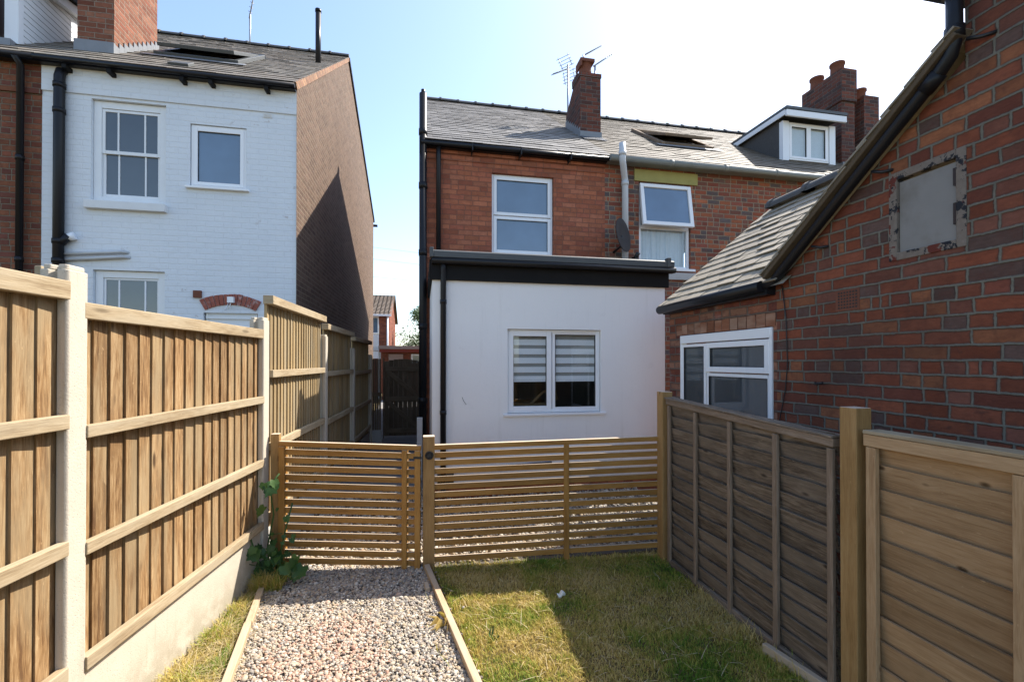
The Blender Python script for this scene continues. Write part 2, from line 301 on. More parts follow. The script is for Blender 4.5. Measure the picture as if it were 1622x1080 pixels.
M['brown'] = plain('brown_window_frame', (0.030, 0.017, 0.014), 0.4, 0.4, 0.15)
M['clad'] = plain('white_cladding', (0.74, 0.77, 0.80), 0.5, 0.4, 0.04)
M['hung'] = slate('hung_slate', [(0.055, 0.055, 0.055), (0.07, 0.068, 0.066), (0.045, 0.045, 0.047)], mossamt=0.1, lichen=0.05)
M['pantile'] = plain('brown_pantile', (0.152, 0.120, 0.096), 0.8, 0.3, 0.3, 6.0)
M['pinkboard'] = plain('pink_fascia', (0.390, 0.285, 0.255), 0.7, 0.3, 0.06)
M['redboard'] = plain('red_fascia', (0.25, 0.05, 0.035), 0.7, 0.3, 0.06)
M['wood_red'] = plain('red_arch_brick', (0.30, 0.10, 0.07), 0.9, 0.2, 0.35, 24.0, 0.4, 80, dirt=(0.52, 0.44, 0.42), dirt_amt=0.85)
M['paper'] = plain('white_stone', (0.66, 0.66, 0.62), 0.8, 0.3, 0.1, 30.0)
M['bluerod'] = plain('dark_blue_rod', (0.012, 0.018, 0.05), 0.4, 0.5, 0.1)
M['bark'] = plain('bark', (0.10, 0.075, 0.05), 0.9, 0.2, 0.3, 12.0, 0.5, 40)

def leafmat(name, a, b, c):
    t = NT(name); r = t.island()
    col = t.ramp(r, [(0.0, a), (0.5, b), (1.0, c)])
    f = t.math('ADD', 0.8, t.math('MULTIPLY', t.noise(t.pos(), 60.0, 3), 0.4))
    col = t.mix(1.0, col, t.xyz(f, f, f), 'MULTIPLY'); t.base(col, 0.5, 0.4)
    tl = t.n.new('ShaderNodeBsdfTranslucent'); t.l.new(col, tl.inputs[0])
    mx = t.n.new('ShaderNodeMixShader'); mx.inputs[0].default_value = 0.3
    t.l.new(t.b.outputs[0], mx.inputs[1]); t.l.new(tl.outputs[0], mx.inputs[2]); t.l.new(mx.outputs[0], t.out.inputs[0]); return t.m
M['vine'] = leafmat('vine_leaf', (0.030, 0.085, 0.022), (0.045, 0.11, 0.03), (0.075, 0.15, 0.035))
M['tree'] = leafmat('tree_leaf', (0.035, 0.075, 0.018), (0.06, 0.115, 0.026), (0.10, 0.16, 0.04))

def grassmat():
    t = NT('grass_blade'); r = t.island(); p = t.pos()
    big = t.noise(p, 1.7, 4, 0.65)
    dry = t.math('ADD', t.math('MULTIPLY', t.math('SUBTRACT', big, 0.5), 3.2), t.math('ADD', t.math('MULTIPLY', r, 0.60), 0.33))
    col = t.ramp(dry, [(0.0, (0.088, 0.199, 0.020)), (0.25, (0.230, 0.316, 0.041)), (0.5, (0.406, 0.375, 0.077)), (0.75, (0.541, 0.398, 0.112)), (1.0, (0.649, 0.514, 0.212))])
    t.base(col, 0.7, 0.25)
    tl = t.n.new('ShaderNodeBsdfTranslucent'); t.l.new(col, tl.inputs[0])
    mx = t.n.new('ShaderNodeMixShader'); mx.inputs[0].default_value = 0.3
    t.l.new(t.b.outputs[0], mx.inputs[1]); t.l.new(tl.outputs[0], mx.inputs[2]); t.l.new(mx.outputs[0], t.out.inputs[0]); return t.m
M['grass'] = grassmat()
M['straw'] = leafmat('straw', (0.42, 0.32, 0.15), (0.52, 0.42, 0.23), (0.58, 0.50, 0.32))
def soilmat():
    t = NT('soil'); p = t.pos(); f = t.noise(p, 18.0, 6, 0.7)
    col = t.ramp(f, [(0.3, (0.07, 0.055, 0.03)), (0.55, (0.15, 0.115, 0.055)), (0.75, (0.24, 0.18, 0.09))])
    t.bump(t.noise(p, 60.0, 5, 0.7), 0.8, 0.02); return t.base(col, 0.95, 0.1)
M['soil'] = soilmat()
M['brick_tall'] = brick('brick_tall', [(0.194, 0.076, 0.045), (0.223, 0.090, 0.054), (0.173, 0.061, 0.037), (0.238, 0.108, 0.066)], (0.259, 0.194, 0.144), joint=0.012, hdr=0, stain=0.15)
def pebmat():
    t = NT('pebble'); r = t.island(); p = t.pos(); x, y, z = t.sep(p)
    col = t.ramp(r, [(0.0, (0.46, 0.42, 0.37)), (0.12, (0.60, 0.53, 0.44)), (0.24, (0.32, 0.305, 0.30)), (0.34, (0.70, 0.65, 0.58)), (0.46, (0.52, 0.42, 0.33)), (0.56, (0.40, 0.385, 0.375)), (0.66, (0.78, 0.74, 0.69)), (0.76, (0.24, 0.21, 0.205)), (0.82, (0.58, 0.47, 0.34)), (0.91, (0.50, 0.46, 0.43))], 'CONSTANT')
    pink = t.ramp(t.white(t.xyz(r, 2.0, 5.0))[0], [(0.0, (0.60, 0.40, 0.31)), (0.3, (0.70, 0.52, 0.43)), (0.55, (0.50, 0.31, 0.25)), (0.7, (0.74, 0.62, 0.53))], 'CONSTANT')
    dx = t.math('ADD', x, 0.52); dy = t.math('SUBTRACT', y, 2.45)
    patch = t.math('ADD', t.math('MULTIPLY', t.math('MULTIPLY', dx, dx), 5.0), t.math('MULTIPLY', t.math('MULTIPLY', dy, dy), 1.6))
    patch = t.math('ADD', patch, t.math('MULTIPLY', t.math('SUBTRACT', t.noise(p, 5.0, 3), 0.5), 0.9))
    pm = t.math('MULTIPLY', t.math('SUBTRACT', 1.0, t.step(patch, 0.2, 0.9)), 0.6)
    sel = t.math('LESS_THAN', t.white(t.xyz(r, 7.0, 3.0))[0], t.math('ADD', pm, 0.02))
    col = t.mix(sel, col, pink); col = t.mix(1.0, col, (0.66, 0.63, 0.57), 'MULTIPLY')
    f = t.math('ADD', 0.75, t.math('MULTIPLY', t.noise(p, 160.0, 4, 0.6), 0.5))
    col = t.mix(1.0, col, t.xyz(f, f, f), 'MULTIPLY')
    return t.base(col, 0.75, 0.3)
M['pebble'] = pebmat()
M['gravelbase'] = plain('gravel_bed', (0.10, 0.088, 0.075), 0.95, 0.1, 0.5, 160.0, 0.8, 90)
M['paving'] = plain('alley_concrete', (0.22, 0.21, 0.20), 0.9, 0.2, 0.2, 4.0, 0.4, 80, dirt=(0.12, 0.11, 0.09))

# ------------------------------------------------------------------ mesh builder
def wloc(o):
    v = Vector((0, 0, 0))
    while o is not None: v = v + Vector(o.location); o = o.parent
    return v
class MB:
    def __init__(s): s.v = []; s.f = []; s.uv = []; s.sm = []
    def face(s, pts, uvs, smooth=False):
        i = len(s.v); s.v.extend([tuple(p) for p in pts]); s.f.append(tuple(range(i, i + len(pts)))); s.uv.append(list(uvs)); s.sm.append(smooth)
    def solid(s, pts, faces, uvf, smooth=False):
        i = len(s.v); s.v.extend([tuple(p) for p in pts])
        for f in faces:
            s.f.append(tuple(i + k for k in f)); s.uv.append([uvf(f, k) for k in f]); s.sm.append(smooth)
    def box(s, x0, x1, y0, y1, z0, z1, grain=None, mp=None, off=None, taper=None):
        """axis box; grain = axis index along which uv.u runs; mp maps the corners to the world"""
        c = [(x, y, z) for x in (x0, x1) for y in (y0, y1) for z in (z0, z1)]
        fs = [((0, 1, 3, 2), 0), ((4, 6, 7, 5), 0), ((0, 4, 5, 1), 1), ((2, 3, 7, 6), 1), ((0, 2, 6, 4), 2), ((1, 5, 7, 3), 2)]
        o = off or (0, 0); i = len(s.v)
        s.v.extend([tuple(mp(*p)) if mp else p for p in c])
        for f, ax in fs:
            a, b = [k for k in (0, 1, 2) if k != ax]
            if grain is not None and b == grain: a, b = b, a
            elif grain is None and ax == 2: pass
            s.f.append(tuple(i + k for k in f)); s.uv.append([(c[k][a] + o[0], c[k][b] + o[1]) for k in f]); s.sm.append(False)
    def prism(s, poly, d0, d1, mp, grain_d=False):
        """polygon (a,b) extruded along d; mp(a,b,d)->world"""
        n = len(poly); i = len(s.v)
        s.v.extend([tuple(mp(a, b, d0)) for a, b in poly] + [tuple(mp(a, b, d1)) for a, b in poly])
        s.f.append(tuple(i + k for k in range(n))[::-1]); s.uv.append([poly[k] for k in range(n)][::-1]); s.sm.append(False)
        s.f.append(tuple(i + n + k for k in range(n))); s.uv.append([poly[k] for k in range(n)]); s.sm.append(False)
        L = 0
        for k in range(n):
            q = (k + 1) % n; l = math.dist(poly[k], poly[q])
            s.f.append((i + k, i + q, i + n + q, i + n + k))
            u = [(d0, L), (d0, L + l), (d1, L + l), (d1, L)]
            s.uv.append(u if grain_d else [(b_, a_) for a_, b_ in u]); s.sm.append(False); L += l
    def tube(s, pts, r, seg=12, cap=True, radii=None):
        pts = [Vector(p) for p in pts]; n = len(pts); i = len(s.v); prev = None; L = 0
        Ls = [0]
        for k in range(1, n): Ls.append(Ls[-1] + (pts[k] - pts[k - 1]).length)
        for k in range(n):
            t = (pts[min(k + 1, n - 1)] - pts[max(k - 1, 0)]).normalized()
            if prev is None:
                a = t.orthogonal().normalized()
            else:
                a = (prev - t * prev.dot(t)).normalized()
            prev = a; b = t.cross(a); rr = radii[k] if radii else r
            for j in range(seg):
                an = 2 * math.pi * j / seg; s.v.append(tuple(pts[k] + (a * math.cos(an) + b * math.sin(an)) * rr))
        for k in range(n - 1):
            for j in range(seg):
                q = (j + 1) % seg
                s.f.append((i + k * seg + j, i + k * seg + q, i + (k + 1) * seg + q, i + (k + 1) * seg + j))
                s.uv.append([(Ls[k], j / seg * .2), (Ls[k], (j + 1) / seg * .2), (Ls[k + 1], (j + 1) / seg * .2), (Ls[k + 1], j / seg * .2)]); s.sm.append(True)
        if cap:
            for k, rev in ((0, True), (n - 1, False)):
                idx = [i + k * seg + j for j in range(seg)]; idx = idx[::-1] if rev else idx
                s.f.append(tuple(idx)); s.uv.append([(0, 0)] * seg); s.sm.append(False)
    def build(s, name, mat, parent=None, bevel=0.0, origin=None):
        me = bpy.data.meshes.new(name)
        o = bpy.data.objects.new(name, me); COL.objects.link(o)
        if parent is not None: o.parent = parent; off = wloc(parent)
        else:
            a = np.array(s.v)
            off = Vector(origin) if origin else Vector(((a[:, 0].min() + a[:, 0].max()) / 2, (a[:, 1].min() + a[:, 1].max()) / 2, a[:, 2].min()))
            o.location = off
        me.from_pydata([tuple(Vector(p) - off) for p in s.v], [], s.f)
        ul = me.uv_layers.new(name='UVMap')
        flat = [c for f in s.uv for p in f for c in p]
        ul.data.foreach_set('uv', flat)
        me.polygons.foreach_set('use_smooth', s.sm)
        for m in (mat if isinstance(mat, list) else [mat]): me.materials.append(M[m] if isinstance(m, str) else m)
        me.update()
        bm = bmesh.new(); bm.from_mesh(me); bmesh.ops.recalc_face_normals(bm, faces=bm.faces); bm.to_mesh(me); bm.free()
        if bevel:
            md = o.modifiers.new('bevel', 'BEVEL'); md.width = bevel; md.segments = 2; md.limit_method = 'ANGLE'; md.angle_limit = R(40)
        return o
def tag(o, label, cat, group=None, kind=None):
    if label: o['label'] = label
    if cat: o['category'] = cat
    if group: o['group'] = group
    if kind: o['kind'] = kind
    return o
def thing(name, loc, label, cat, group=None):
    o = bpy.data.objects.new(name, None); COL.objects.link(o); o.location = loc; o.empty_display_size = 0.2
    return tag(o, label, cat, group)
def jr(a): return random.uniform(-a, a)

# maps for walls: (s along wall, d outwards from the face, z)
def mapY(y): return lambda s_, d, z: (s_, y - d, z)      # wall facing the garden
def mapX(x): return lambda s_, d, z: (x - d, s_, z)      # wall facing left
def wall(mb, mp, s0, s1, z0, z1, holes=(), depth=0.11):
    ss = sorted({s0, s1, *[h[0] for h in holes], *[h[1] for h in holes]}); zs = sorted({z0, z1, *[h[2] for h in holes], *[h[3] for h in holes]})
    for a, b in zip(ss, ss[1:]):
        for c, d in zip(zs, zs[1:]):
            if any(h[0] <= a and b <= h[1] and h[2] <= c and d <= h[3] for h in holes): continue
            mb.face([mp(a, 0, c), mp(b, 0, c), mp(b, 0, d), mp(a, 0, d)], [(a, c), (b, c), (b, d), (a, d)])
    for h in holes:
        a, b, c, d = h
        mb.face([mp(a, 0, c), mp(a, 0, d), mp(a, -depth, d), mp(a, -depth, c)], [(0, c), (0, d), (depth, d), (depth, c)])
        mb.face([mp(b, 0, c), mp(b, -depth, c), mp(b, -depth, d), mp(b, 0, d)], [(0, c), (depth, c), (depth, d), (0, d)])
        mb.face([mp(a, 0, d), mp(b, 0, d), mp(b, -depth, d), mp(a, -depth, d)], [(a, 0), (b, 0), (b, depth), (a, depth)])
        mb.face([mp(a, 0, c), mp(a, -depth, c), mp(b, -depth, c), mp(b, 0, c)], [(a, 0), (a, depth), (b, depth), (b, 0)])
def frame(mb, mp, s0, s1, z0, z1, w, d0, d1, wb=None):
    """rectangular frame, mitre-free: stiles full height, rails between them"""
    wb = wb or w
    mb.box(s0, s0 + w, d0, d1, z0, z1, mp=mp); mb.box(s1 - w, s1, d0, d1, z0, z1, mp=mp)
    mb.box(s0 + w, s1 - w, d0, d1, z1 - w, z1, mp=mp); mb.box(s0 + w, s1 - w, d0, d1, z0, z0 + wb, mp=mp)
def quad(mb, mp, s0, s1, z0, z1, d):
    mb.face([mp(s0, d, z0), mp(s1, d, z0), mp(s1, d, z1), mp(s0, d, z1)], [(s0, z0), (s1, z0), (s1, z1), (s0, z1)])

def slates(mb, p0, U, V, N, length, slope, gauge=0.20, width=0.28, th=0.008, jit=0.0035, drop=0.006, skip=0.0, v0=0.0):
    """individual slates, bottom course first; U along the eaves, V up the slope, N outwards"""
    p0, U, V, N = Vector(p0), Vector(U).normalized(), Vector(V).normalized(), Vector(N).normalized()
    rows = int(slope / gauge)
    fs = [(0, 1, 3, 2), (4, 6, 7, 5), (0, 4, 5, 1), (2, 3, 7, 6), (0, 2, 6, 4), (1, 5, 7, 3)]
    for r in range(rows + 1):
        v = r * gauge; top = min(v + gauge * 1.35, slope + 0.02)
        if top - v < 0.05: continue
        x = -(width / 2 if r % 2 else 0)
        while x < length:
            a = max(x, 0) + 0.0015; b = min(x + width, length) - 0.0015; x += width
            if b - a < 0.03: continue
            j = jr(jit * 2); jl = jr(jit); n0 = drop + th + abs(jr(jit * 1.2)); n1 = th * 0.4
            pts = []
            for uu in (a, b):
                sk = jr(jit)
                for vv, nn in ((v + j + sk, n0 + jl), (top, n1)):
                    for tt in (-th, 0): pts.append(p0 + U * uu + V * vv + N * (nn + tt))
            mb.solid(pts, fs, lambda f, k: (pts[k].x, pts[k].z))

def tiles_ridge(mb, a, b, r=0.10, n=None, col=0.018, seg=8):
    a, b = Vector(a), Vector(b); d = b - a; L = d.length; n = n or max(1, round(L / 0.45)); d.normalize()
    side = Vector((0, 0, 1)).cross(d).normalized(); up = d.cross(side)
    for k in range(n):
        s0, s1 = L * k / n, L * (k + 1) / n; jz = jr(0.006)
        prof = [(s0, r + col), (s0 + 0.05, r + col), (s0 + 0.055, r), (s1, r)]
        rings = []
        for s_, rr in prof:
            rings.append([a + d * s_ + side * (rr * math.cos(math.pi * j / seg)) + up * (rr * math.sin(math.pi * j / seg) + jz - 0.03) for j in range(seg + 1)])
        for q in range(len(rings) - 1):
            for j in range(seg):
                mb.face([rings[q][j], rings[q][j + 1], rings[q + 1][j + 1], rings[q + 1][j]], [(0, 0)] * 4, False)
        mb.face(rings[0], [(0, 0)] * (seg + 1)); mb.face(rings[-1][::-1], [(0, 0)] * (seg + 1))
def lathe(mb, c, prof, seg=16):
    c = Vector(c); i = len(mb.v); n = len(prof)
    for r, z in prof:
        for j in range(seg): mb.v.append(tuple(c + Vector((r * math.cos(2 * math.pi * j / seg), r * math.sin(2 * math.pi * j / seg), z))))
    for k in range(n - 1):
        for j in range(seg):
            q = (j + 1) % seg; mb.f.append((i + k * seg + j, i + k * seg + q, i + (k + 1) * seg + q, i + (k + 1) * seg + j)); mb.uv.append([(0, 0)] * 4); mb.sm.append(abs(prof[k][1] - prof[k + 1][1]) > 1e-4)
    mb.f.append(tuple(i + j for j in range(seg))[::-1]); mb.uv.append([(0, 0)] * seg); mb.sm.append(False)
    mb.f.append(tuple(i + (n - 1) * seg + j for j in range(seg))); mb.uv.append([(0, 0)] * seg); mb.sm.append(False)

# ================================================================== GROUND
def sheet(name, poly, z, mat, uvs=1.0):
    mb = MB(); mb.face([(x, y, z) for x, y in poly], poly); return mb.build(name, mat, origin=(0, 0, z))
tag(sheet('ground', [(-300, -300), (300, -300), (300, 400), (-300, 400)], -0.03, 'soil'), 'bare brown earth under the gardens and yards', 'ground', kind='structure')
tag(sheet('lawn_soil', [(0.05, -2.5), (1.99, -2.5), (1.99, 3.63), (0.05, 3.63)], 0.0, 'soil'), 'earth under the right hand lawn', 'ground', kind='structure')
tag(sheet('verge_soil', [(-1.75, -2.5), (-0.35, -2.5), (-1.16, 3.8), (-1.22, 3.8)], 0.004, 'soil'), 'earth under the grass strip beside the left fence', 'ground', kind='structure')
tag(sheet('path', [(-1.12, 3.80), (-0.93, 2.45), (-0.2, -2.5), (1.1, -2.5), (0.27, 2.3), (0.05, 3.66)], 0.010, 'gravelbase'), 'gravel bed of the garden path', 'path', kind='structure')
tag(sheet('yard', [(-1.15, 3.66), (2.68, 3.60), (2.68, 5.42), (0.10, 5.42), (0.10, 5.6), (-1.05, 5.6)], 0.004, 'gravelbase'), 'gravel bed of the back yard behind the slatted fence', 'yard', kind='structure')
tag(sheet('alley', [(-1.12, 5.6), (0.06, 5.6), (0.06, 22), (-1.7, 22)], 0.006, 'paving'), 'concrete floor of the shaded side alley', 'alley', kind='structure')

# pebbles: real stones, one mesh each bed
def ico():
    bm = bmesh.new(); bmesh.ops.create_icosphere(bm, subdivisions=2, radius=1); bm.verts.ensure_lookup_table()
    v = np.array([p.co[:] for p in bm.verts]); f = np.array([[q.index for q in p.verts] for p in bm.faces]); bm.free(); return v, f
def ico1():
    bm = bmesh.new(); bmesh.ops.create_icosphere(bm, subdivisions=1, radius=1)
    v = np.array([p.co[:] for p in bm.verts]); f = np.array([[q.index for q in p.verts] for p in bm.faces]); bm.free(); return v, f
def pebbles(name, inside, x0, x1, y0, y1, n, rad, zbase, fine=True):
    V0, F0 = ico() if fine else ico1()
    x = rng.uniform(x0, x1, n * 3); y = rng.uniform(y0, y1, n * 3); k = np.array([inside(a, b) for a, b in zip(x, y)]); x = x[k][:n]; y = y[k][:n]; n = len(x)
    shapes = []
    for q in range(14):
        d = rng.normal(size=(6, 3)); d /= np.linalg.norm(d, axis=1)[:, None]
        s = np.ones(len(V0))
        for e in d: s += 0.10 * np.maximum(0, V0 @ e) ** 2 * rng.uniform(-1.3, 1.2)
        shapes.append(V0 * s[:, None])
    sel = rng.integers(0, 14, n); r = rad * np.exp(rng.normal(0, 0.32, n)); ax = rng.uniform(0.7, 1.35, (n, 3)); ax[:, 2] *= 0.68
    an = rng.uniform(0, 6.283, n); tl = rng.normal(0, 0.35, n)
    P = np.stack(shapes)[sel] * (r[:, None] * ax)[:, None, :]
    ca, sa = np.cos(tl)[:, None], np.sin(tl)[:, None]
    P = np.stack([P[:, :, 0], P[:, :, 1] * ca - P[:, :, 2] * sa, P[:, :, 1] * sa + P[:, :, 2] * ca], 2)
    ca, sa = np.cos(an)[:, None], np.sin(an)[:, None]
    P = np.stack([P[:, :, 0] * ca - P[:, :, 1] * sa, P[:, :, 0] * sa + P[:, :, 1] * ca, P[:, :, 2]], 2)
    P[:, :, 0] += x[:, None]; P[:, :, 1] += y[:, None]; P[:, :, 2] += (zbase + rng.uniform(-0.2, 1.0, n) * rad)[:, None]
    Fa = (F0[None] + (np.arange(n) * len(V0))[:, None, None]).reshape(-1, 3)
    me = bpy.data.meshes.new(name); me.vertices.add(n * len(V0)); me.vertices.foreach_set('co', P.reshape(-1))
    me.loops.add(Fa.size); me.loops.foreach_set('vertex_index', Fa.reshape(-1).astype(np.int32)); me.polygons.add(len(Fa))
    me.polygons.foreach_set('loop_start', np.arange(0, Fa.size, 3, dtype=np.int32)); me.polygons.foreach_set('loop_total', np.full(len(Fa), 3, dtype=np.int32))
    me.polygons.foreach_set('use_smooth', np.ones(len(Fa), dtype=bool)); me.materials.append(M['pebble']); me.update(calc_edges=True)
    o = bpy.data.objects.new(name, me); COL.objects.link(o); return o
def lerp(a, b, t): return a + (b - a) * t
def pathL(y): return lerp(-0.905, -1.115, (y - 2.3) / 1.4)
def pathR(y): return lerp(0.265, 0.045, (y - 2.3) / 1.36)
tag(pebbles('path_pebbles', lambda a, b: pathL(b) + 0.01 < a < pathR(b) - 0.005, -1.2, 0.6, 1.9, 3.80, 25000, 0.0064, 0.013), 'rounded grey, tan and pinkish pebbles of the garden path', 'gravel', kind='stuff')
tag(pebbles('spilled_pebbles', lambda a, b: abs(a - pathR(b) - .05) < .07 or abs(a - pathL(b) + .05) < .06, -1.2, 0.6, 2.0, 3.6, 150, 0.007, 0.012), 'few loose pebbles spilled over the edging boards onto the grass', 'gravel', kind='stuff')
tag(pebbles('yard_pebbles', lambda a, b: (a < 0.1 or b < 5.4) and a > -1.12 and not (b < 3.80 and a < 0), -1.15, 2.68, 3.68, 5.9, 13000, 0.0125, 0.008, False), 'pale pebbles of the yard behind the slatted fence', 'gravel', kind='stuff')

# grass blades
def grass(name, inside, x0, x1, y0, y1, n, hmin, hmax, z0, lie=0.55):
    x = rng.uniform(x0, x1, n * 2); y = rng.uniform(y0, y1, n * 2)
    k = np.array([inside(a, b) for a, b in zip(x, y)]); x = x[k][:n]; y = y[k][:n]; n = len(x)
    cl = 0.5 + 0.5 * np.sin(x * 9.1 + 3 * np.sin(y * 5.3)) * np.sin(y * 7.7 + 2 * np.sin(x * 6.1))
    h = rng.uniform(hmin, hmax, n) * (0.55 + 0.75 * cl); an = rng.uniform(0, 6.283, n); lean = np.abs(rng.normal(lie, 0.4, n)) * h
    w = rng.uniform(0.0012, 0.0026, n); dx, dy = np.cos(an), np.sin(an); px, py = -dy, dx
    lv = []
    for t_, ww in ((0, 1.0), (0.4, 0.85), (0.75, 0.55)):
        for sg in (-1, 1):
            lv.append(np.stack([x + dx * lean * t_ ** 1.7 + px * w * ww * sg, y + dy * lean * t_ ** 1.7 + py * w * ww * sg, z0 + h * t_ * (1 - 0.18 * t_) * min(1, .75 / lie)], 1))
    lv.append(np.stack([x + dx * lean, y + dy * lean, z0 + h * 0.82 * min(1, .75 / lie)], 1))
    P = np.stack(lv, 1); b = (np.arange(n) * 7)[:, None]
    me = bpy.data.meshes.new(name); me.vertices.add(n * 7); me.vertices.foreach_set('co', P.reshape(-1))
    li = np.concatenate([b + np.array([[0, 1, 3, 2]]), b + np.array([[2, 3, 5, 4]]), b + np.array([[4, 5, 6]])], 1).reshape(-1).astype(np.int32)
    st = (np.arange(n) * 11)[:, None] + np.array([[0, 4, 8]]); tot = np.tile(np.array([4, 4, 3], dtype=np.int32), n)
    me.loops.add(len(li)); me.loops.foreach_set('vertex_index', li); me.polygons.add(n * 3)
    me.polygons.foreach_set('loop_start', st.reshape(-1).astype(np.int32)); me.polygons.foreach_set('loop_total', tot)
    me.polygons.foreach_set('use_smooth', np.ones(n * 3, dtype=bool)); me.materials.append(M['straw' if name == 'dry_straw' else 'grass']); me.update(calc_edges=True)
    o = bpy.data.objects.new(name, me); COL.objects.link(o); return o
fX = lambda y: -1.18 + 0.1132 * (y - 3.85)
tag(grass('lawn_grass', lambda a, b: pathR(b) + 0.045 < a < 1.965 and b < 3.66 - 0.06 * a, 0.03, 1.97, 1.6, 3.66, 90000, 0.012, 0.036, 0.0), 'short dry grass of the right hand lawn', 'grass', kind='stuff')
tag(grass('verge_grass', lambda a, b: fX(b) + 0.05 < a < pathL(b) - 0.045, -1.45, -0.8, 1.7, 3.82, 15000, 0.03, 0.075, 0.004), 'straw coloured grass strip under the left fence', 'grass', kind='stuff')
tag(grass('dry_straw', lambda a, b: fX(b) + 0.05 < a < pathL(b) - 0.03, -1.45, -0.8, 1.7, 3.7, 2600, 0.07, 0.15, 0.004, 1.6), 'long bleached straws lying in the grass strip by the left fence', 'straw', kind='stuff')
tag(grass('edge_grass', lambda a, b: (pathR(b) + 0.035 < a < pathR(b) + 0.085) or (1.87 < a < 1.955) or (b > 3.60 - 0.07 * a and a > pathR(b) + .04 and b < 3.68 - .08 * a) or abs(math.sin(a * 23 + 4 * math.sin(b * 9))) * abs(math.sin(b * 19 + 3 * math.sin(a * 13))) > .965, 0.03, 1.97, 1.7, 3.66, 4200, 0.035, 0.085, 0.0), 'longer ragged grass along the fence feet and edging board of the lawn', 'grass', kind='stuff')
tag(grass('dry_straw', lambda a, b: pathR(b) + 0.05 < a < 1.95, 0.03, 1.97, 1.7, 3.6, 600, 0.03, 0.07, 0.012, 1.8), 'bleached dead straws scattered over the lawn', 'straw', kind='stuff')
tag(grass('corner_grass', lambda a, b: fX(b) + 0.05 < a < pathL(b) + 0.12, -1.2, -0.85, 3.45, 3.85, 2600, 0.05, 0.14, 0.004), 'tuft of longer grass at the foot of the gate post', 'grass', kind='stuff')

# ================================================================== TIMBER EDGING
def edging(name, pts, z, label, w=0.04, h=0.07):
    t = thing(name, (pts[0][0][0], pts[0][0][1], 0), label, 'timber edging')
    for a, b, zz in pts:
        a = Vector((*a, 0)); b = Vector((*b, 0)); d = (b - a); L = d.length; d.normalize(); sd = Vector((-d.y, d.x, 0))
        mb = MB(); mb.box(0, L, -w / 2, w / 2, zz - h, zz, grain=0, mp=lambda x, y, q: a + d * x + sd * y + Vector((0, 0, q)), off=(random.random() * 9, 0))
        mb.build('board', 'edge', t, bevel=0.004)
    return t
edging('path_edging', [((-1.135, 3.74), (-1.02, 3.02), 0.052), ((-1.022, 3.012), (-0.935, 2.46), 0.058), ((-0.925, 2.452), (-0.70, 1.2), 0.042)], 0, 'pale timber edging board along the grass strip on the left of the gravel path')
edging('path_edging', [((0.045, 3.60), (0.305, 2.06), 0.055), ((0.307, 2.05), (0.50, 0.9), 0.05)], 0, 'timber edging board between the gravel path and the right hand lawn')

# ================================================================== LEFT CLOSE-BOARD FENCE
dl = Vector((0.1125, 0.9937, 0)); nl = Vector((0.9937, -0.1125, 0)); ol = Vector((-1.18, 3.85, 0))
def mpL(s_, d, z): return ol + dl * s_ + nl * d + Vector((0, 0, z))
da = Vector((0.0445, 0.999, 0)).normalized(); na = Vector((0.999, -0.0445, 0)).normalized(); oa = Vector((-1.18, 3.90, 0))
def mpA(s_, d, z): return oa + da * s_ + na * d + Vector((0, 0, z))
def board_panel(t, mp, s0, s1, zb, zt, rails, pitch, bm_, rm, cap=None, capd=0.035):
    mb = MB(); n = round((s1 - s0) / pitch); p = (s1 - s0) / n
    for k in range(n):
        a = s0 + k * p; b = min(a + p * 1.18, s1 + 0.004); jj = jr(0.004); e = jr(0.003); th = 0.017
        # feather edge: thick edge towards the garden end, thin edge under the next board
        poly = [(a + e, -0.014), (a + e, 0.006 + jj * .4), (b, -0.006), (b, -0.014)]
        zz0 = zb + jr(0.008); zz1 = zt + jr(0.006)
        i0 = len(mb.v)
        mb.prism(poly, zz0, zz1, lambda u, v, z: mp(u, v, z), grain_d=True)
    pn = mb.build('panel', bm_, t)
    for z0, h, d in rails:
        m2 = MB(); sag = jr(0.004)
        m2.box(s0 + 0.01, s1 - 0.012, 0.011, 0.011 + d, z0 - h, z0, grain=0, mp=mp, off=(random.random() * 9, random.random()))
        m2.build('rail', rm, pn, bevel=0.004)
    if cap:
        m2 = MB(); m2.box(s0, s1 - 0.004, -0.02, 0.011 + capd, cap[0], cap[1], grain=0, mp=mp, off=(3, 2)); m2.build('cap_rail', rm, pn, bevel=0.004)
    return pn
def conc_post(t, mp, s0, s1, d0, d1, zt, mat='concrete'):
    mb = MB(); c = 0.012
    # H-section post with a weathered (sloped) top
    sm = (s0 + s1) / 2; dm = (d0 + d1) / 2
    poly = [(s0, d0), (s0, d0 + .03), (s0 + .03, d0 + .038), (s0 + .03, d1 - .038), (s0, d1 - .03), (s0, d1), (s0 + .008, d1 + .008), (s1 - .008, d1 + .008), (s1, d1), (s1, d1 - .03), (s1 - .03, d1 - .038), (s1 - .03, d0 + .038), (s1, d0 + .03), (s1, d0)]
    mb.prism(poly, -0.2, zt - 0.02, lambda u, v, z: mp(u, v, z))
    mb.prism([(a * .86 + sm * .14, b * .86 + dm * .14) for a, b in poly], zt - 0.02, zt, lambda u, v, z: mp(u, v, z))
    return mb.build('post', mat, t, bevel=0.004)
F = thing('close_board_fence', (-1.3, 2.2, 0), 'sunlit brown close-board fence with pale concrete posts left of the path', 'fence')
P1, P2 = -1.742, -0.09     # near post and gate post, centres along the fence
conc_post(F, mpL, P1 - .050, P1 + .050, -.062, .030, 2.0)
conc_post(F, mpL, P2 - .052, P2 + .052, -.062, .032, 1.955)
conc_post(F, mpL, P1 - 1.66 - .052, P1 - 1.66 + .052, -.062, .030, 2.02)
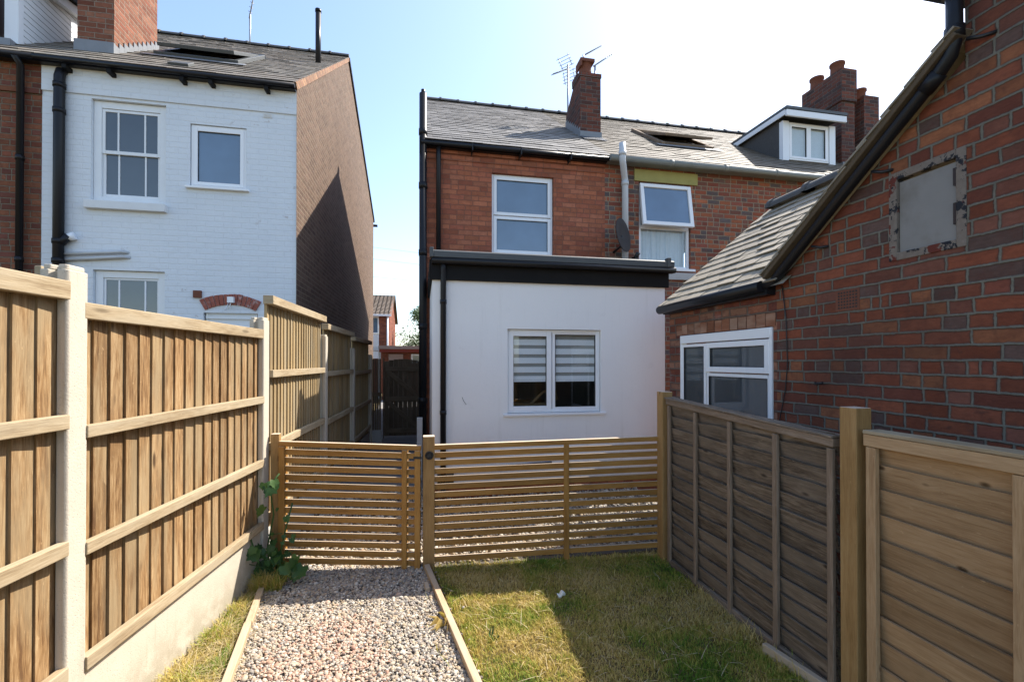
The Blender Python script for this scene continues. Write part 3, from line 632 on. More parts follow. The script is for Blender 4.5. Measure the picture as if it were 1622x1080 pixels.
board_panel(F, mpL, P1 + .03, P2 - .03, 0.36, 1.80, [(1.362, .052, .034), (0.888, .052, .034), (0.425, .055, .036)], 0.087, 'fence', 'rail', cap=(1.795, 1.862), capd=.028)
board_panel(F, mpL, P1 - 1.63, P1 - .03, 0.40, 1.88, [(1.415, .056, .034), (0.925, .056, .034), (0.44, .055, .036)], 0.098, 'fence', 'rail', cap=(1.862, 1.935), capd=.028)
for a, b, zt in ((P1 + .032, P2 - .032, .368), (P1 - 1.628, P1 - .032, .385)):
    mb = MB(); mb.box(a, b, -0.030, 0.022, -0.15, zt, mp=mpL); mb.build('gravel_board', 'concrete', F, bevel=0.004)
m2 = MB(); m2.box(P1 - .03, P1 + .01, -.10, -.075, 1.2, 1.995, mp=mpL, grain=2); m2.build('batten', 'rail', F, bevel=0.003)

T = thing('close_board_fence', (-1.1, 6, 0), 'taller close-board fence half in shadow, stepping down the side alley beyond the slatted gate', 'fence')
posts = [1.62, 3.30, 5.02]; zt = [1.93, 1.825, 1.755]
for s_, z_ in zip(posts, zt): conc_post(T, mpA, s_ - .05, s_ + .05, -.06, .045, z_)
pan = [(-.06, 1.57, 2.08, 'a'), (1.67, 3.25, 2.005, 'b'), (3.35, 4.97, 1.95, 'c')]
for a, b, z_, q in pan:
    board_panel(T, mpA, a, b, 0.30, z_, [(1.555 - (2.08 - z_) * .6, .058, .04), (0.99 - (2.08 - z_) * .5, .06, .04), (0.45, .06, .04)], 0.082, 'alleyfence', 'rail')
    m2 = MB(); m2.box(a - .02, b + .01, -0.015, 0.060, z_ - .012, z_ + .055, mp=mpA, grain=0); m2.build('cap_rail', 'rail', T, bevel=0.004)
    mb = MB(); mb.box(a + .01, b - .01, -.03, .022, -.15, .32, mp=mpA); mb.build('gravel_board', 'concrete_old', T, bevel=.004)

# dark fence return and alley gate
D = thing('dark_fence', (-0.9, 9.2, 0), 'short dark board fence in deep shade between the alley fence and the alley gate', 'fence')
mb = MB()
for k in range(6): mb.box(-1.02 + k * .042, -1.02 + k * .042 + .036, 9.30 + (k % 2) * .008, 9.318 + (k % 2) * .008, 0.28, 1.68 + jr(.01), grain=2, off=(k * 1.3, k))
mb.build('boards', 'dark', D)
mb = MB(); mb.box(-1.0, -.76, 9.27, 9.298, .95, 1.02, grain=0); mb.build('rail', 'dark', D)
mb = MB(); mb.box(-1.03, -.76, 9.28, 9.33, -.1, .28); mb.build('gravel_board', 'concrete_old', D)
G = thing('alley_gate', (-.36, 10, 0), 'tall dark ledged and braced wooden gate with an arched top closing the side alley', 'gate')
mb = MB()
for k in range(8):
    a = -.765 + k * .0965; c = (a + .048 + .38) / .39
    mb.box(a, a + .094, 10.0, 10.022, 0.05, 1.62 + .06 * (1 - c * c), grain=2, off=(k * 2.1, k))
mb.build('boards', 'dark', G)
for z_ in (0.16, 0.83, 1.47):
    mb = MB(); mb.box(-.74, -.02, 9.972, 9.999, z_ - .05, z_ + .05, grain=0, off=(z_, 0)); mb.build('ledge', 'dark', G, bevel=.003)
for z0, z1 in ((.88, 1.42), (.21, .78)):
    mb = MB(); a = Vector((-.06, 9.985, z0)); b = Vector((-.70, 9.985, z1)); d = (b - a); L = d.length; d.normalize(); n_ = Vector((0, -1, 0)); sd = d.cross(n_)
    mb.box(0, L, -.045, .045, -.012, .012, grain=0, mp=lambda x, y, q: a + d * x + sd * y + n_ * q); mb.build('brace', 'dark', G, bevel=.003)
mb = MB(); mb.box(-.79, -.768, 9.98, 10.03, 0, 1.7, grain=2); mb.build('gate_post', 'dark', G)
pl = MB(); pl.box(-.055, .02, 6.35, 6.375, 0.0, .86, grain=2); tag(pl.build('upright_plank', 'greypvc', bevel=.004), 'short pale grey plank standing at the foot of the black soil pipe', 'plank')

# ================================================================== SLATTED GATE AND FENCE
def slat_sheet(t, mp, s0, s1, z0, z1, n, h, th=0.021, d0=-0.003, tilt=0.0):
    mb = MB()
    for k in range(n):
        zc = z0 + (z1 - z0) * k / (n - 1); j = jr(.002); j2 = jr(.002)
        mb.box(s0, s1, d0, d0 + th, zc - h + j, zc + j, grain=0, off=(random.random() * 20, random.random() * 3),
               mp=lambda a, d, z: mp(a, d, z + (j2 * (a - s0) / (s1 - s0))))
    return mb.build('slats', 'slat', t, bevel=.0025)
ga = Vector((-1.062, 3.80, 0)); gb = Vector((0.004, 3.645, 0)); gd = (gb - ga); gL = gd.length; gd.normalize(); gn = Vector((gd.y, -gd.x, 0))
def mpG(s_, d, z): return ga + gd * s_ + gn * d + Vector((0, 0, z + 0.045 * (1 - s_ / gL)))
GT = thing('slatted_gate', tuple(ga), 'low brown horizontally slatted gate across the gravel path', 'gate')
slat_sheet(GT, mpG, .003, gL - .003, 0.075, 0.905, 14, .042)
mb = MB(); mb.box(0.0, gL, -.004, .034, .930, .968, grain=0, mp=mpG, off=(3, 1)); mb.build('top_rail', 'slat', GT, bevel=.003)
for a, w in ((0.0, .044), (gL - .147, .040), (gL - .048, .044)):
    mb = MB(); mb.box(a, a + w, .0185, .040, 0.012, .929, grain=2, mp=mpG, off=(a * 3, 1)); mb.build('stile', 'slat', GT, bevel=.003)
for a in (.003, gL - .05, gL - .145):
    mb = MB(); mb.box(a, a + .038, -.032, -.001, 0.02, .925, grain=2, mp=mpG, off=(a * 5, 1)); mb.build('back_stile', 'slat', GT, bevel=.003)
mb = MB()
mb.box(gL - .055, gL + .01, .041, .047, .868, .884, mp=mpG)
for a in (gL - .048, gL - .028): mb.tube([mpG(a, .046, .876), mpG(a, .051, .876)], .0055, 8)
mb.build('latch_bar', 'iron', GT)
# hinge post
hp = MB(); hp.box(-1.132, -1.072, 3.79, 3.85, -.1, 1.065, grain=2); 
SF = thing('slatted_fence', (1.05, 3.6, 0), 'low brown horizontally slatted fence along the far end of the lawn', 'fence')
fa = Vector((0.108, 3.66, 0)); fb = Vector((1.985, 3.50, 0)); fd = (fb - fa); fL = fd.length; fd.normalize(); fn = Vector((fd.y, -fd.x, 0))
def mpF(s_, d, z): return fa + fd * s_ + fn * d + Vector((0, 0, z + 0.035 * s_ / fL))
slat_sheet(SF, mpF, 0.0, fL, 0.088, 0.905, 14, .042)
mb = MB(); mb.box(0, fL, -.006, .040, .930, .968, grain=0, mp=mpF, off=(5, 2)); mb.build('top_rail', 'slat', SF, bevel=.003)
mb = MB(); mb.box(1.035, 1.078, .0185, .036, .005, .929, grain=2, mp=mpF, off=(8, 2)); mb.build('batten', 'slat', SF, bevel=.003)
lp = MB(); lp.box(.016, .106, 3.625, 3.715, -.15, 1.035, grain=2, off=(2, 3)); pp = lp.build('latch_post', 'slatpost', SF, bevel=.004)
mb = MB(); c = Vector((.064, 3.622, .888)); ring = [c + Vector((.026 * math.cos(a), 0, .026 * math.sin(a))) for a in np.linspace(0, 2 * math.pi, 25)]
mb.tube(ring, .0075, 8, cap=False); mb.tube([c + Vector((0, .003, 0)), c + Vector((0, -.010, 0))], .018, 12)
mb.tube([c + Vector((-.022, -.004, -.012)), c + Vector((.010, -.006, -.004))], .006, 8)
for k in range(6): mb.tube([c + Vector((.026 * math.cos(k * 1.047), -.005, .026 * math.sin(k * 1.047))), c + Vector((.026 * math.cos(k * 1.047), -.012, .026 * math.sin(k * 1.047)))], .005, 6)
mb.box(c.x - .03, c.x + .03, 3.6235, 3.6245, c.z - .01, c.z + .01)
mb.build('ring_latch', 'iron', pp)
h_ = hp.build('hinge_post', 'slatpost', GT, bevel=.004)
for z in (.16, .86): mb = MB(); mb.box(-1.075, -1.04, 3.775, 3.783, z, z + .04); mb.build('hinge', 'iron', GT)

# ================================================================== RIGHT FENCES
def lap_panel(t, name, mat, x, y0, y1, zb, zt, n, wavy, th=.012, lean=.026, up=False):
    """overlapping horizontal boards with waney lower edges; faces the lawn (towards -x)"""
    mb = MB(); hp_ = (zt - zb) / n; seg = 14
    for k in range(n):
        z0 = zb + k * hp_; z1 = z0 + hp_ * 1.10 if k < n - 1 else zt
        ph = random.random() * 9; x_bot = x + .006; x_top = x - lean - random.random() * .003; sl_ = jr(.006)
        i = len(mb.v); o_ = random.random() * 20; ov_ = random.random() * 5
        for q in range(seg + 1):
            y = lerp(y0, y1, q / seg); w = wavy * (math.sin(y * 7 + ph) * .5 + math.sin(y * 17 + ph * 2) * .3) + sl_ * (q / seg - .5)
            for xx, zz in ((x_bot, z0 - hp_ * .12), (x_top, z1 + w), (x_bot + th, z0 - hp_ * .12), (x_top + th, z1 + w)): mb.v.append((xx, y, zz))
        for q in range(seg):
            a = i + q * 4; b = a + 4; ya, yb = lerp(y0, y1, q / seg), lerp(y0, y1, (q + 1) / seg)
            for f in ((a, b, b + 1, a + 1), (a + 2, a + 3, b + 3, b + 2), (a, a + 2, b + 2, b), (a + 1, b + 1, b + 3, a + 3)):
                mb.f.append(f); mb.sm.append(False); mb.uv.append([(lerp(y0, y1, ((j - i) // 4) / seg) + o_, mb.v[j][2] + ov_ + (.02 if (j - i) % 4 > 1 else 0)) for j in f])
        for a in (i, i + seg * 4): mb.f.append((a, a + 1, a + 3, a + 2)); mb.sm.append(False); mb.uv.append([(0, 0), (0, .1), (.01, .1), (.01, 0)])
    return mb.build(name, mat, t)
XR = 1.985
WF = thing('weathered_panel_fence', (XR, 2.7, 0), 'old grey waney-lap fence panel with thin battens at the right edge of the lawn', 'fence')
mp = lambda y, d, z: (XR - d, y, z + (y - 2.6) * .045)
pn = lap_panel(WF, 'panel', 'grey', XR, 1.86, 3.36, 0.045, 1.27, 13, .007)
for y, w in ((3.325, .034), (2.972, .030), (2.60, .032), (2.212, .036), (1.862, .034)):
    mb = MB(); mb.box(y - w / 2, y + w / 2, .029, .048, 0.0, 1.235, grain=2, mp=mp, off=(y * 3, y)); mb.build('batten', 'greyframe', WF, bevel=.003)
mb = MB(); mb.box(1.84, 3.36, .004, .050, 1.245, 1.285, grain=0, mp=mp, off=(2, 4)); mb.build('top_frame', 'greyframe', WF, bevel=.003)
mb = MB(); mb.box(1.84, 3.37, -.030, .058, 1.287, 1.300, grain=0, mp=mp, off=(7, 4)); mb.build('capping', 'grey', WF, bevel=.003)
mb = MB(); mb.box(1.84, 3.36, -.03, .004, 0.0, 1.24, grain=2, mp=lambda y, d, z: (XR + .016 - d * .1, y, z)); 
mb = MB(); mb.box(XR - .055, XR + .035, 3.40, 3.49, -.15, 1.375, grain=2, off=(4, 4)); mb.build('corner_post', 'slatpost', WF, bevel=.004)
mb = MB(); mb.box(1.86, 3.36, .012, .04, -.08, .05, grain=0, mp=lambda y, d, z: (XR - d, y, z), off=(1, 5)); mb.build('base_board', 'grey', WF, bevel=.004)
NF = thing('new_panel_fence', (XR, 1.1, 0), 'newer tan lap fence panel with knotty boards and square timber post in the right foreground', 'fence')
pn = lap_panel(NF, 'panel', 'new', XR + .005, -.30, 1.66, 0.06, 1.27, 11, .0015, lean=.024)
for y in (1.655, 1.145, .5, -.2):
    mb = MB(); mb.box(y - .022, y + .022, .026, .050, 0.03, 1.245, grain=2, mp=lambda y_, d, z: (XR - d, y_, z), off=(y * 3, 2 + y)); mb.build('batten', 'new', NF, bevel=.003)
mb = MB(); mb.box(-.32, 1.685, .000, .053, 1.248, 1.300, grain=0, mp=lambda y_, d, z: (XR - d, y_, z), off=(4, 1)); mb.build('top_frame', 'new', NF, bevel=.003)
mb = MB(); mb.box(-.32, 1.685, -.035, .057, 1.302, 1.318, grain=0, mp=lambda y_, d, z: (XR - d, y_, z), off=(9, 1)); mb.build('capping', 'rail', NF, bevel=.003)
mb = MB(); mb.box(XR - .055, XR + .03, 1.715, 1.80, -.15, 1.41, grain=2, off=(6, 3)); mb.build('post', 'slatpost', NF, bevel=.004)
mb = MB(); mb.box(0, .34, 0, .035, 0, .06, grain=0, mp=lambda a, b, z: (1.86 + a * .18 + b, 2.22 - a, z)); tag(mb.build('timber_offcut', 'edge', bevel=.004), 'short timber offcut lying at the foot of the weathered fence', 'wood offcut')
mb = MB(); mb.box(0, .10, 0, .03, .02, .045, grain=0, mp=lambda a, b, z: (.02 + a * .12 + b, 3.34 - a, z)); tag(mb.build('timber_offcut', 'edge', bevel=.003), 'tiny yellowish wood block on the gravel beside the right edging board', 'wood offcut')
mb = MB(); V0, F0 = ico()
pts = [Vector((.937 + v[0] * .030 * (1 + .35 * math.sin(v[2] * 5)), 2.99 + v[1] * .020, .036 + v[2] * .018 + .014 * math.sin(v[0] * 4))) for v in V0]
mb.solid(pts, [tuple(f) for f in F0], lambda f, k: (0, 0)); tag(mb.build('white_stone', 'paper'), 'small crumpled white lump lying on the lawn', 'stone')
mb = MB(); mb.tube([(.30, 5.415, .345), (.90, 5.415, .36), (1.58, 5.415, .385)], .013, 8)
tag(mb.build('blue_rail', 'bluerod'), 'thin dark blue bar low against the white extension behind the slatted fence', 'bar')

# ================================================================== WINDOWS
def sash_pane(win, mp, s0, s1, z0, z1, d, mat='pane'):
    mb = MB(); mb.box(s0, s1, d - .012, d, z0, z1, mp=mp); return mb.build('pane', mat, win)
def upvc(parent, mp, s0, s1, z0, z1, d1, lights, fw=.055, name='window', sill=None, pane='pane', mull=None):
    """plastic window; lights = list of (s0,s1,z0,z1,opening) openings inside the outer frame"""
    mb = MB(); d0 = d1 - .06
    frame(mb, mp, s0, s1, z0, z1, fw * .55, d0, d1)
    ss = sorted({v for l in lights for v in l[:2]}); 
    w = mb.build(name, 'upvc', parent, bevel=.004)
    for a, b, c, d, op in lights:
        m2 = MB(); e = .006 if op else -.008; fwid = fw * (0.9 if op else .55)
        frame(m2, mp, a, b, c, d, fwid, d0 + .005, d1 + e); m2.build('sash', 'upvc', w, bevel=.005)
        m4 = MB(); frame(m4, mp, a + fwid - .001, b - fwid + .001, c + fwid - .001, d - fwid + .001, .006, d1 - .034, d1 - .008); m4.build('gasket', 'iron', w)
        sash_pane(w, mp, a + fwid, b - fwid, c + fwid, d - fwid, d1 - .022, pane)
    if sill:
        m3 = MB(); m3.box(s0 - sill, s1 + sill, d1 - .05, d1 + .075, z0 - .032, z0 - .004, mp=mp); m3.build('sill', 'upvc', w, bevel=.004)
    return w

def roof_window(parent, pf, u0, u1, v0, v1, frame_mat, open_deg=22, tray=None):
    """pivot roof window on a slope; pf(u, v, n) -> world"""
    mb = MB(); frame(mb, lambda s_, d, z: pf(s_, z, d), u0, u1, v0, v1, .075, 0.0, .07)
    w = mb.build('roof_window', frame_mat, parent, bevel=.004)
    vm = (v0 + v1) / 2; a = R(open_deg)
    def ps(s_, d, z):
        dv = z - vm; return pf(s_, vm + dv * math.cos(a) + (d) * math.sin(a), .075 - dv * math.sin(a) + d * math.cos(a))
    m2 = MB(); frame(m2, ps, u0 + .055, u1 - .055, v0 + .06, v1 - .06, .07, 0.0, .05); m2.build('sash', frame_mat, w, bevel=.004)
    m3 = MB(); m3.box(u0 + .125, u1 - .125, .01, .022, v0 + .13, v1 - .13, mp=ps); m3.build('pane', 'pane', w)
    m4 = MB(); quad(m4, lambda s_, d, z: pf(s_, z, d), u0 + .07, u1 - .07, v0 + .07, v1 - .07, .01); m4.build('opening', 'sill', w)
    m5 = MB(); m5.box(u0 - .12, u1 + .12, .028, .034, v0 - .16, v0 - .002, mp=lambda s_, d, z: pf(s_, z, d)); m5.build('flashing', 'lead', w)
    return w

def slope_fn(y0, z0, k):
    c = 1 / math.hypot(1, k); V = Vector((0, c, k * c)); N = Vector((0, -k * c, c))
    return (lambda u, v, n: Vector((u, y0, z0)) + V * v + N * n), V, N

# ================================================================== RIGHT-HAND TERRACE : main house
Z = mapY(7.0)
K = 0.70; EY, EZ = 6.86, 4.93; RY = 11.25; RZ = EZ + (RY - EY) * K; SL = math.hypot(RY - EY, RZ - EZ); pf, VV, NN = slope_fn(EY, EZ, K)
KB = 0.46; BY = 17.0; BZ = RZ - (BY - RY) * KB
H = thing('brick_house', (1.5, 7, 0), 'narrow orange-red brick end house standing behind the white flat-roofed extension', 'house')
mb = MB(); wall(mb, Z, .066, 2.95, -.1, 4.98, [(1.078, 2.079, 3.30, 4.573)], .10); mb.build('wall', 'brick_main', H)
gp = [(7.0, -.1), (7.0, 4.96), (RY, RZ - .06), (BY, BZ - .06), (BY, -.1)]
mb = MB(); mb.face([(.066, a, b) for a, b in gp], gp); mb.build('gable_wall', 'brick_main', H)
mb = MB(); mb.box(.066, 2.95, 6.985, 6.9995, 4.70, 4.775); mb.box(.066, 2.95, 6.975, 6.998, 4.80, 4.86); mb.build('brick_course', 'brick_main', H)
def roof(parent, x0, x1, mat, pf, V, N, slope, back=None, left_verge=True, gauge=.19, width=.30):
    mb = MB(); slates(mb, pf(x0, 0, 0), (1, 0, 0), V, N, x1 - x0, slope, gauge, width, jit=.0035)
    i = pf(x0, 0, -.03), pf(x1, 0, -.03), pf(x1, slope, -.03), pf(x0, slope, -.03); mb.face(i, [(p.x, p.y) for p in i])
    if back: q = [(x0, RYb, zb) for RYb, zb in back] + [(x1, RYb, zb) for RYb, zb in back[::-1]]; mb.face(q, [(p[0], p[1]) for p in q])
    return mb.build('roof', mat, parent)
rf = roof(H, .02, 3.02, 'slate_main', pf, VV, NN, SL, [(RY, RZ - .01), (BY + .2, BZ - .1)])
mb = MB(); tiles_ridge(mb, (.0, RY, RZ + .02), (3.02, RY, RZ + .02), .085); mb.build('ridge', 'ridge', H)
mb = MB(); mb.box(.02, 2.95, 6.90, 6.998, 4.845, 4.90); mb.tube([(.0, 6.85, 4.88), (2.97, 6.85, 4.88)], .034, 12); mb.build('gutter', 'black', H)
for x in (.75, 1.5, 2.3): mb = MB(); mb.box(x, x + .012, 6.78, 7.0, 4.79, 4.90); mb.build('gutter_bracket', 'iron', H)
mb = MB(); mb.box(-.03, .066, 6.85, 7.0, 4.72, 4.95); mb.build('eaves_end', 'fascia', H)
w = upvc(H, Z, 1.084, 2.073, 3.306, 4.567, -.055, [(1.114, 2.043, 3.93, 4.537, True), (1.114, 2.043, 3.336, 3.915, True)], sill=.02)
mb = MB(); mb.tube([(.255, 6.90, 4.86), (.255, 6.93, 4.72), (.255, 6.93, 2.9)], .036, 12); mb.build('downpipe', 'black', H)
mb = MB(); mb.tube([(.025, 6.90, -.05), (.025, 6.90, 5.62)], .056, 16)
for z in (1.0, 2.1, 3.2, 4.2, 5.0): mb.tube([(.025, 6.90, z), (.025, 6.90, z + .09)], .064, 16)
mb.tube([(.025, 6.90, 5.62), (.025, 6.90, 5.68)], .03, 10); mb.tube([(.025, 6.9, 4.25), (.09, 6.98, 4.25)], .012, 8)
mb.build('soil_pipe', 'black', H)
# dark pipework on the alley side of the house
mb = MB(); mb.tube([(.02, 7.25, .1), (.02, 7.25, 4.5)], .045, 12); mb.box(-.02, .066, 7.35, 7.6, 1.2, 1.5); mb.build('side_pipe', 'black', H)
# chimney on the party line
mb = MB(); cx0, cx1 = 3.0, 3.42
prof = [(8.31, 5.75), (8.31, 7.13), (8.72, 7.13), (9.18, 6.80), (9.18, 6.3)]
mb.prism(prof, cx0, cx1, lambda a, b, d: (d, a, b), grain_d=True)
mb.box(cx0 - .012, cx1 + .012, 8.298, 8.76, 7.131, 7.205); mb.box(cx0 + .0, cx1 - .06, 8.50, 8.80, 7.206, 7.30)
ch = mb.build('chimney', 'brick_stack', H)
mb = MB(); lathe(mb, (3.17, 8.50, 7.20), [(.135, 0), (.125, .10), (.115, .26), (.13, .265)], 18); mb.build('chimney_pot', 'terracotta', ch)
mb = MB(); mb.box(3.03, 3.32, 8.36, 8.65, 7.47, 7.53); mb.box(3.03, 3.06, 8.36, 8.65, 7.38, 7.47); mb.build('pot_cowl', 'terracotta', ch)
mb = MB(); n_ = pf(0, 0, 0)
mb.box(cx0 - .01, cx1 + .01, 8.28, 8.308, 5.90, 6.06); 
for q in range(8):
    y = 8.30 + q * .11; zz = EZ + (y - EY) * K; mb.box(cx0 - .014, cx0 - .004, y, y + .108, zz - .02, zz + .20)
mb.box(cx0 - .02, cx1 + .02, 8.02, 8.29, 5.74, 5.752, mp=lambda x, y, z: pf(x, (y - EY) * math.hypot(1, K), .03))
mb.build('flashing', 'lead', ch)

# ---- next house of the terrace
N2 = thing('brick_house', (5.5, 7, 0), 'darker red brick terraced house with mossy yellow lintel, open white window and slate dormer', 'house')
mb = MB(); wall(mb, Z, 2.95, 9.9, -.1, 4.98, [(3.554, 4.504, 3.15, 4.62)], .10); mb.build('wall', 'brick_next', N2)
roof(N2, 3.02, 10.0, 'slate_next', pf, VV, NN, SL, [(RY, RZ - .01), (BY + .2, BZ - .1)])
mb = MB(); tiles_ridge(mb, (3.02, RY, RZ + .02), (10.0, RY, RZ + .02), .085); mb.build('ridge', 'ridge', N2)
mb = MB(); mb.tube([(2.96, 6.80, 4.885), (6.4, 6.80, 4.875), (9.9, 6.80, 4.88)], .048, 12)
for x in (4.0, 5.0, 6.0, 7.0): mb.tube([(x, 6.80, 4.88), (x + .06, 6.80, 4.88)], .054, 12)
mb.box(2.96, 9.9, 6.86, 6.998, 4.86, 4.93); mb.build('gutter', 'gutter', N2)
mb = MB(); mb.box(3.464, 4.628, 6.975, 7.05, 4.625, 4.82); mb.build('lintel', 'lintel', N2, bevel=.005)
mb = MB(); frame(mb, Z, 3.56, 4.498, 3.19, 4.60, .045, -.095, -.04); mb.box(3.605, 4.453, -.095, -.04, 3.855, 3.91, mp=Z)
w = mb.build('window', 'upvc', N2, bevel=.004)
aa = R(9)
def mpo(s_, d, z): dz = z - 4.585; return (s_, 7.0 + .03 - (d * math.cos(aa) - dz * math.sin(aa)), 4.585 + dz * math.cos(aa) + d * math.sin(aa))
mb = MB(); frame(mb, mpo, 3.565, 4.493, 3.86, 4.585, .062, 0.0, .055); mb.build('open_sash', 'upvc', w, bevel=.005)
mb = MB(); mb.box(3.627, 4.431, .018, .03, 3.922, 4.523, mp=mpo); mb.build('pane', 'pane', w)
sash_pane(w, Z, 3.605, 4.453, 3.235, 3.855, -.062, 'pane_clear')
mb = MB()
for q in range(40):
    a = 3.60 + .86 * q / 40; b = a + .86 / 40; d0 = -.14 + .012 * math.sin(q * 1.1) + .008 * math.sin(q * 2.7); d1 = -.14 + .012 * math.sin((q + 1) * 1.1) + .008 * math.sin((q + 1) * 2.7)
    mb.face([Z(a, d0, 3.2), Z(b, d1, 3.2), Z(b, d1, 4.6), Z(a, d0, 4.6)], [(0, 0)] * 4, False)
mb.build('net_curtain', 'net', w)
mb = MB(); mb.box(3.50, 4.56, -.05, .06, 3.145, 3.186, mp=Z); mb.build('sill', 'upvc', w, bevel=.004)
mb = MB(); mb.box(3.48, 4.58, 6.95, 7.03, 3.0, 3.12); mb.build('stone_sill', 'stone', N2, bevel=.005)
mb = MB(); mb.tube([(3.14, 6.74, 5.10), (3.14, 6.74, 4.84), (3.16, 6.76, 4.78), (3.25, 6.90, 4.64), (3.27, 6.92, 4.58), (3.27, 6.92, 2.9)], .052, 14)
for z in (4.90, 4.50): mb.tube([(3.14 if z > 4.8 else 3.27, 6.74 if z > 4.8 else 6.92, z), (3.14 if z > 4.8 else 3.27, 6.74 if z > 4.8 else 6.92, z + .07)], .06, 14)
mb.tube([(3.27, 6.92, 3.72), (3.27, 6.92, 3.78)], .058, 14); mb.build('downpipe', 'greypvc', N2)
mb = MB(); mb.box(3.42, 3.47, 6.86, 6.99, 3.25, 3.34); mb.tube([(3.44, 6.9, 3.32), (3.46, 6.84, 3.39)], .035, 10); mb.build('security_light', 'iron', N2)
roof_window(N2, pf, 4.70, 5.86, (8.30 - EY) * math.hypot(1, K), (9.65 - EY) * math.hypot(1, K), 'greyframe', 8)
# slate dormer
DY = 7.95
dz0 = EZ + (DY - EY) * K
mb = MB(); cheek = [(DY + .07, dz0 - .15), (DY + .07, 6.56), (9.25, 6.58), (9.25, EZ + (9.25 - EY) * K - .15)]
mb.prism(cheek, 7.17, 8.43, lambda a, b, d: (d, a, b)); dm = mb.build('dormer', 'hung', N2)
mb = MB(); mp = lambda a, b, d: (d, a, b); mb.prism([(7.72, 6.635), (7.72, 6.69), (9.45, 6.72), (9.45, 6.66)], 7.08, 8.52, mp); mb.build('dormer_roof', 'felt', dm)
mb = MB(); mb.box(7.09, 8.51, 7.73, 7.77, 6.50, 6.62); mb.prism([(7.775, 6.53), (7.775, 6.633), (9.35, 6.655), (9.35, 6.56)], 7.08, 7.10, mp); mb.build('fascia', 'clad', dm, bevel=.003)
for a in (7.17, 8.29): mb = MB(); mb.box(a, a + .14, DY - .03, DY + .068, 5.70, 6.50); mb.build('post', 'clad', dm)
upvc(dm, mapY(DY), 7.315, 8.285, 5.73, 6.49, .01, [(7.345, 7.80, 5.76, 6.46, True), (7.80, 8.255, 5.76, 6.46, True)], pane='pane_clear', name='window')
mb = MB(); mb.box(7.33, 8.27, DY + .045, DY + .05, 5.74, 6.48); mb.build('net_curtain', 'net', dm)
# far right stacks
mb = MB(); mb.box(8.90, 9.24, 8.21, 9.18, 5.6, 7.25); mb.box(8.87, 9.26, 8.17, 9.22, 7.251, 7.95); st = mb.build('chimney', 'brick_stack', N2)
for yy in (8.42, 8.95): mb = MB(); lathe(mb, (9.02, yy, 7.90), [(.15, 0), (.135, .06), (.13, .25), (.15, .26), (.15, .30)], 18); mb.build('chimney_pot', 'terracotta', st)
mb = MB(); mb.box(8.86, 9.28, 8.14, 8.205, 5.75, 5.90); mb.build('flashing', 'lead', st)
mb = MB(); mb.box(9.50, 9.90, 8.22, 8.80, 5.6, 7.46); s2 = mb.build('chimney', 'brick_stack', N2)
mb = MB(); lathe(mb, (9.58, 8.4, 7.42), [(.13, 0), (.115, .05), (.12, .19), (.14, .2), (.14, .24)], 18); mb.build('chimney_pot', 'terracotta', s2)
N3 = thing('brick_house', (12, 7.4, 0), 'far brick house whose dark roof shows beside the last chimney stack', 'house')
mb = MB(); g = [(7.4, -.1), (7.4, 5.6), (11.2, 8.3), (15, 5.6), (15, -.1)]; mb.prism(g, 10.05, 15, lambda a, b, d: (d, a, b)); mb.build('wall', 'brick_next', N3)
mb = MB(); mb.prism([(7.2, 5.55), (11.2, 8.38), (15.2, 5.55), (15.2, 5.65), (11.2, 8.48), (7.2, 5.65)], 9.98, 15.1, lambda a, b, d: (d, a, b)); mb.build('roof', 'slate_next', N3)
# satellite dish
SD = thing('satellite_dish', (3.19, 6.9, 3.6), 'dark grey satellite dish on the brick wall beside the grey downpipe', 'satellite dish')
mb = MB(); c = Vector((3.10, 6.62, 3.60)); nrm = Vector((.66, -.74, .12)).normalized(); a1 = nrm.orthogonal().normalized(); a2 = nrm.cross(a1); seg = 28
rings = []
for k, (rr, dd) in enumerate([(0.001, -.035), (.09, -.031), (.18, -.018), (.265, .004), (.27, .002), (.265, -.008), (.18, -.03), (.001, -.045)]):
    rings.append([c + nrm * dd + (a1 * math.cos(2 * math.pi * j / seg) + a2 * math.sin(2 * math.pi * j / seg)) * rr for j in range(seg)])
i = 0
mb.v = [tuple(p) for r_ in rings for p in r_]
for k in range(len(rings) - 1):
    for j in range(seg): mb.f.append((k * seg + j, k * seg + (j + 1) % seg, (k + 1) * seg + (j + 1) % seg, (k + 1) * seg + j)); mb.uv.append([(0, 0)] * 4); mb.sm.append(True)
mb.build('reflector', 'dish', SD)
mb = MB(); mb.tube([c + nrm * -.03, (3.10, 6.72, 3.45), (3.10, 6.99, 3.42)], .02, 8); mb.build('bracket', 'iron', SD)

# aerials
def yagi(name, base, top, boom, n, el, label, refl=True, group='tv aerials on the chimneys'):
    t = thing(name, base, label, 'tv aerial', group)
    mb = MB(); mb.tube([base, top], .019, 8); mb.build('mast', 'metal', t)
    a, b = Vector(boom[0]), Vector(boom[1]); d = (b - a).normalized(); sd = d.cross(Vector((0, 0, 1))).normalized(); up = sd.cross(d)
    mb = MB(); mb.tube([a, b], .014, 6)
    for k in range(n):
        p = a + (b - a) * (.18 + .8 * k / n); l = el * (1 - .35 * k / n); mb.tube([p - sd * l, p + sd * l], .007, 5)
    mb.build('boom', 'metal', t)
    if refl:
        mb = MB()
        for s_ in (-1, 1):
            for q in range(4):
                o = a + up * s_ * (.05 + .06 * q) - d * .02 + d * (.03 * q); mb.tube([o - sd * el * 1.25, o + sd * el * 1.25], .006, 5)
            for w_ in (-1, 1): mb.tube([a + sd * w_ * el * .9 + up * s_ * .03, a + sd * w_ * el * .9 + up * s_ * .26 + d * .07], .008, 5)
        mb.build('reflector', 'metal', t)
    return t
